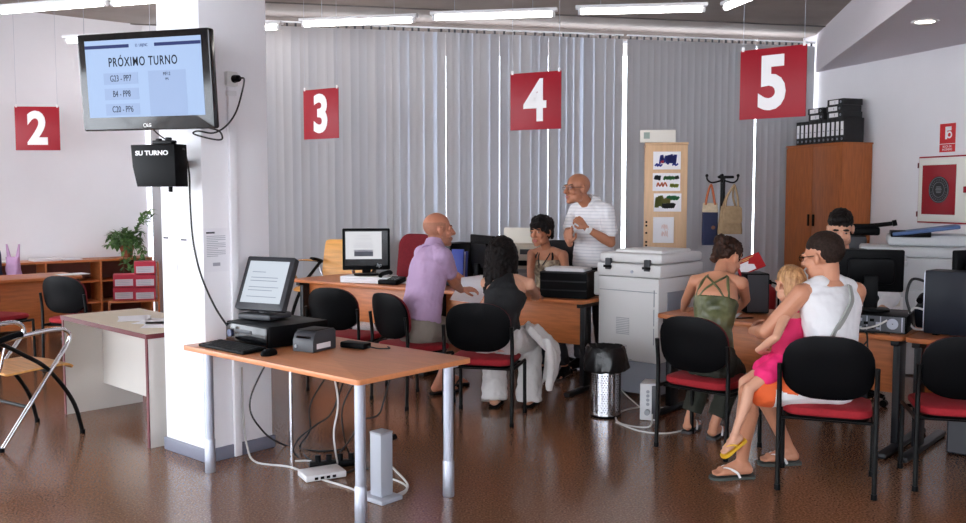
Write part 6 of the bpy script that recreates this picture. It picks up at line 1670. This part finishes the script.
# her jacket hangs over the right side of the seat
root = thing('jacket', 'white jacket hanging off the seat beside the dark-haired woman', 'jacket', (0.40, 6.66, 0))
mb = MB(); rings = []
for i in range(15):
    t = i / 14
    cx = -0.06 + 0.17 * min(1, t * 2.6) - 0.05 * max(0, t - .5); z = 0.69 - 0.50 * t - 0.04 * math.cos(t * 3); w = 0.20 + 0.06 * math.sin(t * PI) - 0.13 * max(0, t - .55)
    ring = []
    for j in range(28):
        a = 2 * PI * j / 28; f = 1 + 0.30 * math.sin(3 * a + t * 6) + 0.16 * math.sin(7 * a + t * 9)
        ring.append(V3((cx + (0.05 - 0.012 * t) * math.cos(a) * f, 0.10 + w * 0.66 * math.sin(a) * (1 + 0.06 * math.sin(5 * a)), z + 0.020 * math.sin(4 * a + 1) * (1 + t))))
    rings.append(ring)
mb.loft(rings); me = remesh(mb, 0.008, 2, 0.008, 14, 3.0); me.materials.clear(); me.materials.append(WT); obj('body', me, root)
mb = MB(); mb.tube([(0.055, -0.04, 0.58), (0.085, -0.06, 0.44), (0.08, -0.055, 0.30), (0.075, -0.05, 0.20)], (0.034, 0.026), seg=12); me = remesh(mb, 0.008, 2, 0.007, 18, 5.0); me.materials.clear(); me.materials.append(WT); obj('sleeve', me, root)

# --- 6 the clerk with short black hair
p = Person('short-haired woman in a patterned top seated behind the desk', 'person', (0.62, 8.4, 0), 0.95, 'f', SK3,
    P=(0.62, 8.40, 0.66), N=at(547, 249, 8.36), sh_dir=(-.86, .50), hip_dir=(-.86, .50),
    hands=[(up3(.70, 7.80, .84), (-.5, -.8, -.1), (0, 0, -1), .5), (up3(.42, 7.86, .82), (.3, -.9, 0), (0, 0, -1), .5)],
    feet=[(up3(.72, 8.06, .09), (-.5, -.86, 0)), (up3(.50, 8.0, .09), (-.5, -.86, 0))],
    knees=[(-.4, -.7, .6), (-.4, -.7, .6)], elbows=[(.75, .1, -.6), (-.8, .1, -.6)],
    head=at(541, 232, 8.28), face=(-.62, -.78, -.06))
p.build_body(); p.features(HDARK, lip=(160, 86, 84))
st = []
for k in range(26):
    a = 2 * PI * k / 26; x, y = .066 * math.cos(a), -.015 + .082 * math.sin(a)
    fr = max(0, math.sin(a))
    z0 = .040 + .018 * fr if fr > .5 else (.012 if fr > -.2 and math.sin(a) > -.3 else -.04) - .02 * abs(math.sin(k * 2.3))
    st.append(([(x * .3, y * .3 - .01, .125), (x * .9, y * .9, .105), (x * 1.22, y * 1.17, .065), (x * 1.20 + .006 * math.sin(k * 4), y * 1.17 + (.006 if fr > .5 else 0), z0)], .020, .010))
p.hair_cap('hair', HDARK, [((0, -.024, .054), (.094, .108, .090)), ((0, -.06, .0), (.078, .062, .060))], wob=0.012, strands=st)
PAT = mat('patterned_cotton', (206, 190, 160), 0.8, rgb2=(118, 98, 84), scale=26, bump=0.1, bscale=100)
mb = MB(); p.torso(mb, -0.02, 0.82, 0.012, 0.01); o = p.cloth('strap_top', mb, PAT, wob=0.005)
mb = MB()
for sg_ in (-1, 1): strap_on(p, mb, [(.70, .55 * sg_, 1.25), (.86, .62 * sg_, 1.05), (.96, .68 * sg_, .6), (1.0, .78 * sg_, -.3), (.90, .62 * sg_, -1.0), (.74, .5 * sg_, -1.0)], .009)
strap_on(p, mb, [(.74, .12, 1.3), (.88, .35, 1.1), (.99, .75, .5)], .005); strap_on(p, mb, [(.74, -.12, 1.3), (.88, -.35, 1.1), (.99, -.75, .5)], .005)
p.part('strap', mb, BT, parent=o)
p.trousers('trousers', mat('dark_cotton', (34, 34, 40), 0.85), length=1.9, off=0.012, top=0.08)
for i in (0, 1):
    mb = MB(); p.foot(mb, i, .006); p.cloth('shoe', mb, BLACKP, wob=0, vox=.007)

# --- 7 the standing man
p = Person('standing bald man with glasses in a white striped polo shirt, hands raised', 'person', (0.98, 8.38, 0), 1.03, 'm', SK3,
    P=(1.00, 8.36, 0.965), N=at(591, 205, 8.32), sh_dir=(-.66, .75), hip_dir=(-.70, .71),
    hands=[(at(586, 228, 8.02), (-.55, -.15, .62), (-.7, .5, .2), 1.25), (at(570, 244, 8.02), (-.15, -.1, .95), (.5, .6, .1), .95, 1)],
    feet=[(up3(1.10, 8.30, .095), (-.7, -.7, 0)), (up3(.90, 8.48, .095), (-.8, -.6, 0))],
    knees=[(-.7, -.7, 0), (-.7, -.7, 0)], elbows=[(.55, -.1, -.8), (-.55, .25, -.9)],
    head=at(577, 189, 8.24), face=(-.86, -.50, .05), fat=1.08)
p.build_body()
p.features(mat('grey_brow', (96, 70, 56), 0.7), stubble=(STUBG, lambda c: c.y < .02 and -.05 < c.z < .035 and not (abs(c.x) > .068 and abs(c.y + .006) < .022 and -.04 < c.z < .03)))
p.glasses(mat('thin_frame', (60, 46, 44), 0.4))
def M_stripe():
    m = bpy.data.materials.new('striped_polo'); m.use_nodes = True; nt = m.node_tree; b = nt.nodes['Principled BSDF']; b.inputs['Roughness'].default_value = 0.85
    tc = nt.nodes.new('ShaderNodeTexCoord'); w = nt.nodes.new('ShaderNodeTexWave'); w.bands_direction = 'Z'; w.inputs['Scale'].default_value = 11; w.inputs['Distortion'].default_value = 0.3
    r = nt.nodes.new('ShaderNodeValToRGB'); r.color_ramp.elements[0].position = 0.0; r.color_ramp.elements[0].color = lin((204, 204, 210)) + (1,); r.color_ramp.elements[1].position = 0.28; r.color_ramp.elements[1].color = lin((232, 230, 232)) + (1,)
    nt.links.new(tc.outputs['Object'], w.inputs['Vector']); nt.links.new(w.outputs['Fac'], r.inputs['Fac']); nt.links.new(r.outputs['Color'], b.inputs['Base Color'])
    return m
o = p.shirt('polo_shirt', M_stripe(), 0.02, 0.66, off=0.015, wide=0.02, wob=0.006)
mb = MB(); p.torso(mb, -0.03, 0.045, 0.016)
p.cloth('belt', mb, BLACKP, wob=0, vox=.006)
p.trousers('trousers', mat('charcoal_cotton', (36, 36, 42), 0.85), length=1.95, off=0.014, top=0.0)
W_ = p.W[0]; d_ = (p.W[0] - p.E[0]).normalized()
mb = MB(); M = Matrix.Translation(W_ - d_ * .03) @ d_.to_track_quat('Z', 'Y').to_matrix().to_4x4(); mb.rev([(.027, -.017), (.034, -.016), (.034, .016), (.027, .017)], 22, M); wt = p.part('wristwatch', mb, WHT)
mb = MB(); n_ = d_.cross(V3((1, .3, 0))).normalized(); mb.cyl(W_ - d_ * .03 - V3((.02, .03, -.0)).normalized() * .028, W_ - d_ * .03 - V3((.02, .03, 0)).normalized() * .040, .017, seg=18); p.part('watch_case', mb, LAMPW, parent=wt)
for i in (0, 1):
    mb = MB(); p.foot(mb, i, .008); p.cloth('shoe', mb, BLACKP, wob=0, vox=.007)

# --- 8 the clerk behind the black monitor
p = Person('dark-haired man looking down behind the large black monitor', 'person', (2.78, 7.08, 0), 1.0, 'm', SK2,
    P=(2.80, 7.10, 0.63), N=at(842, 259, 6.98), sh_dir=(-.97, .25), hip_dir=(-.92, .38),
    hands=[(up3(2.86, 6.62, .80), (-.4, -.9, 0), (0, 0, -1), .5), (up3(2.47, 6.73, .80), (.1, -.95, 0), (0, 0, -1), .5)],
    feet=[(up3(2.76, 6.72, .09), (-.4, -.9, 0)), (up3(2.56, 6.80, .09), (-.4, -.9, 0))],
    knees=[(-.4, -.8, .6), (-.4, -.8, .6)], elbows=[(.8, .1, -.6), (-.8, .2, -.6)],
    head=at(840.5, 229, 6.90), face=(-.28, -.84, -.34))
p.build_body(); p.features(HDARK, stubble=(mat('shaved_shade', (182, 132, 110), 0.6), lambda c: c.z < -.055 and c.y > .02 and not (c.y > .08 and abs(c.x) < .022 and c.z > -.08)))
p.hair_cap('hair', HDARK, [((0, -.020, .054), (.080, .098, .080)), ((0, -.05, .0), (.068, .060, .058)), ((.01, .045, .088), (.055, .036, .030))], wob=0.006, wscale=50)
p.shirt('shirt', WV, -0.05, 1.9, off=0.013, wide=0.01, wob=0.006)
p.trousers('trousers', mat('dark_cotton', (34, 34, 40), 0.85), length=1.93, off=0.012, top=0.0)
for i in (0, 1):
    mb = MB(); p.foot(mb, i, .006); p.cloth('shoe', mb, BLACKP, wob=0, vox=.007)
# ------------------------------------------------------------------ daylight and exposure
w = bpy.data.worlds.new('daylight'); SC.world = w; w.use_nodes = True
bg = w.node_tree.nodes['Background']; bg.inputs['Color'].default_value = (0.86, 0.92, 1.0, 1); bg.inputs['Strength'].default_value = 6.0
SC.view_settings.view_transform = 'Standard'; SC.view_settings.look = 'None'; SC.view_settings.exposure = 0.85; SC.view_settings.gamma = 1.0
SC.view_settings.use_curve_mapping = False
SC.cycles.use_denoising = True
SC.cycles.max_bounces = 8; SC.cycles.diffuse_bounces = 5; SC.cycles.glossy_bounces = 4; SC.cycles.transparent_max_bounces = 12; SC.cycles.transmission_bounces = 4
SC.cycles.caustics_reflective = False; SC.cycles.caustics_refractive = False
SC.cycles.sample_clamp_indirect = 6.0
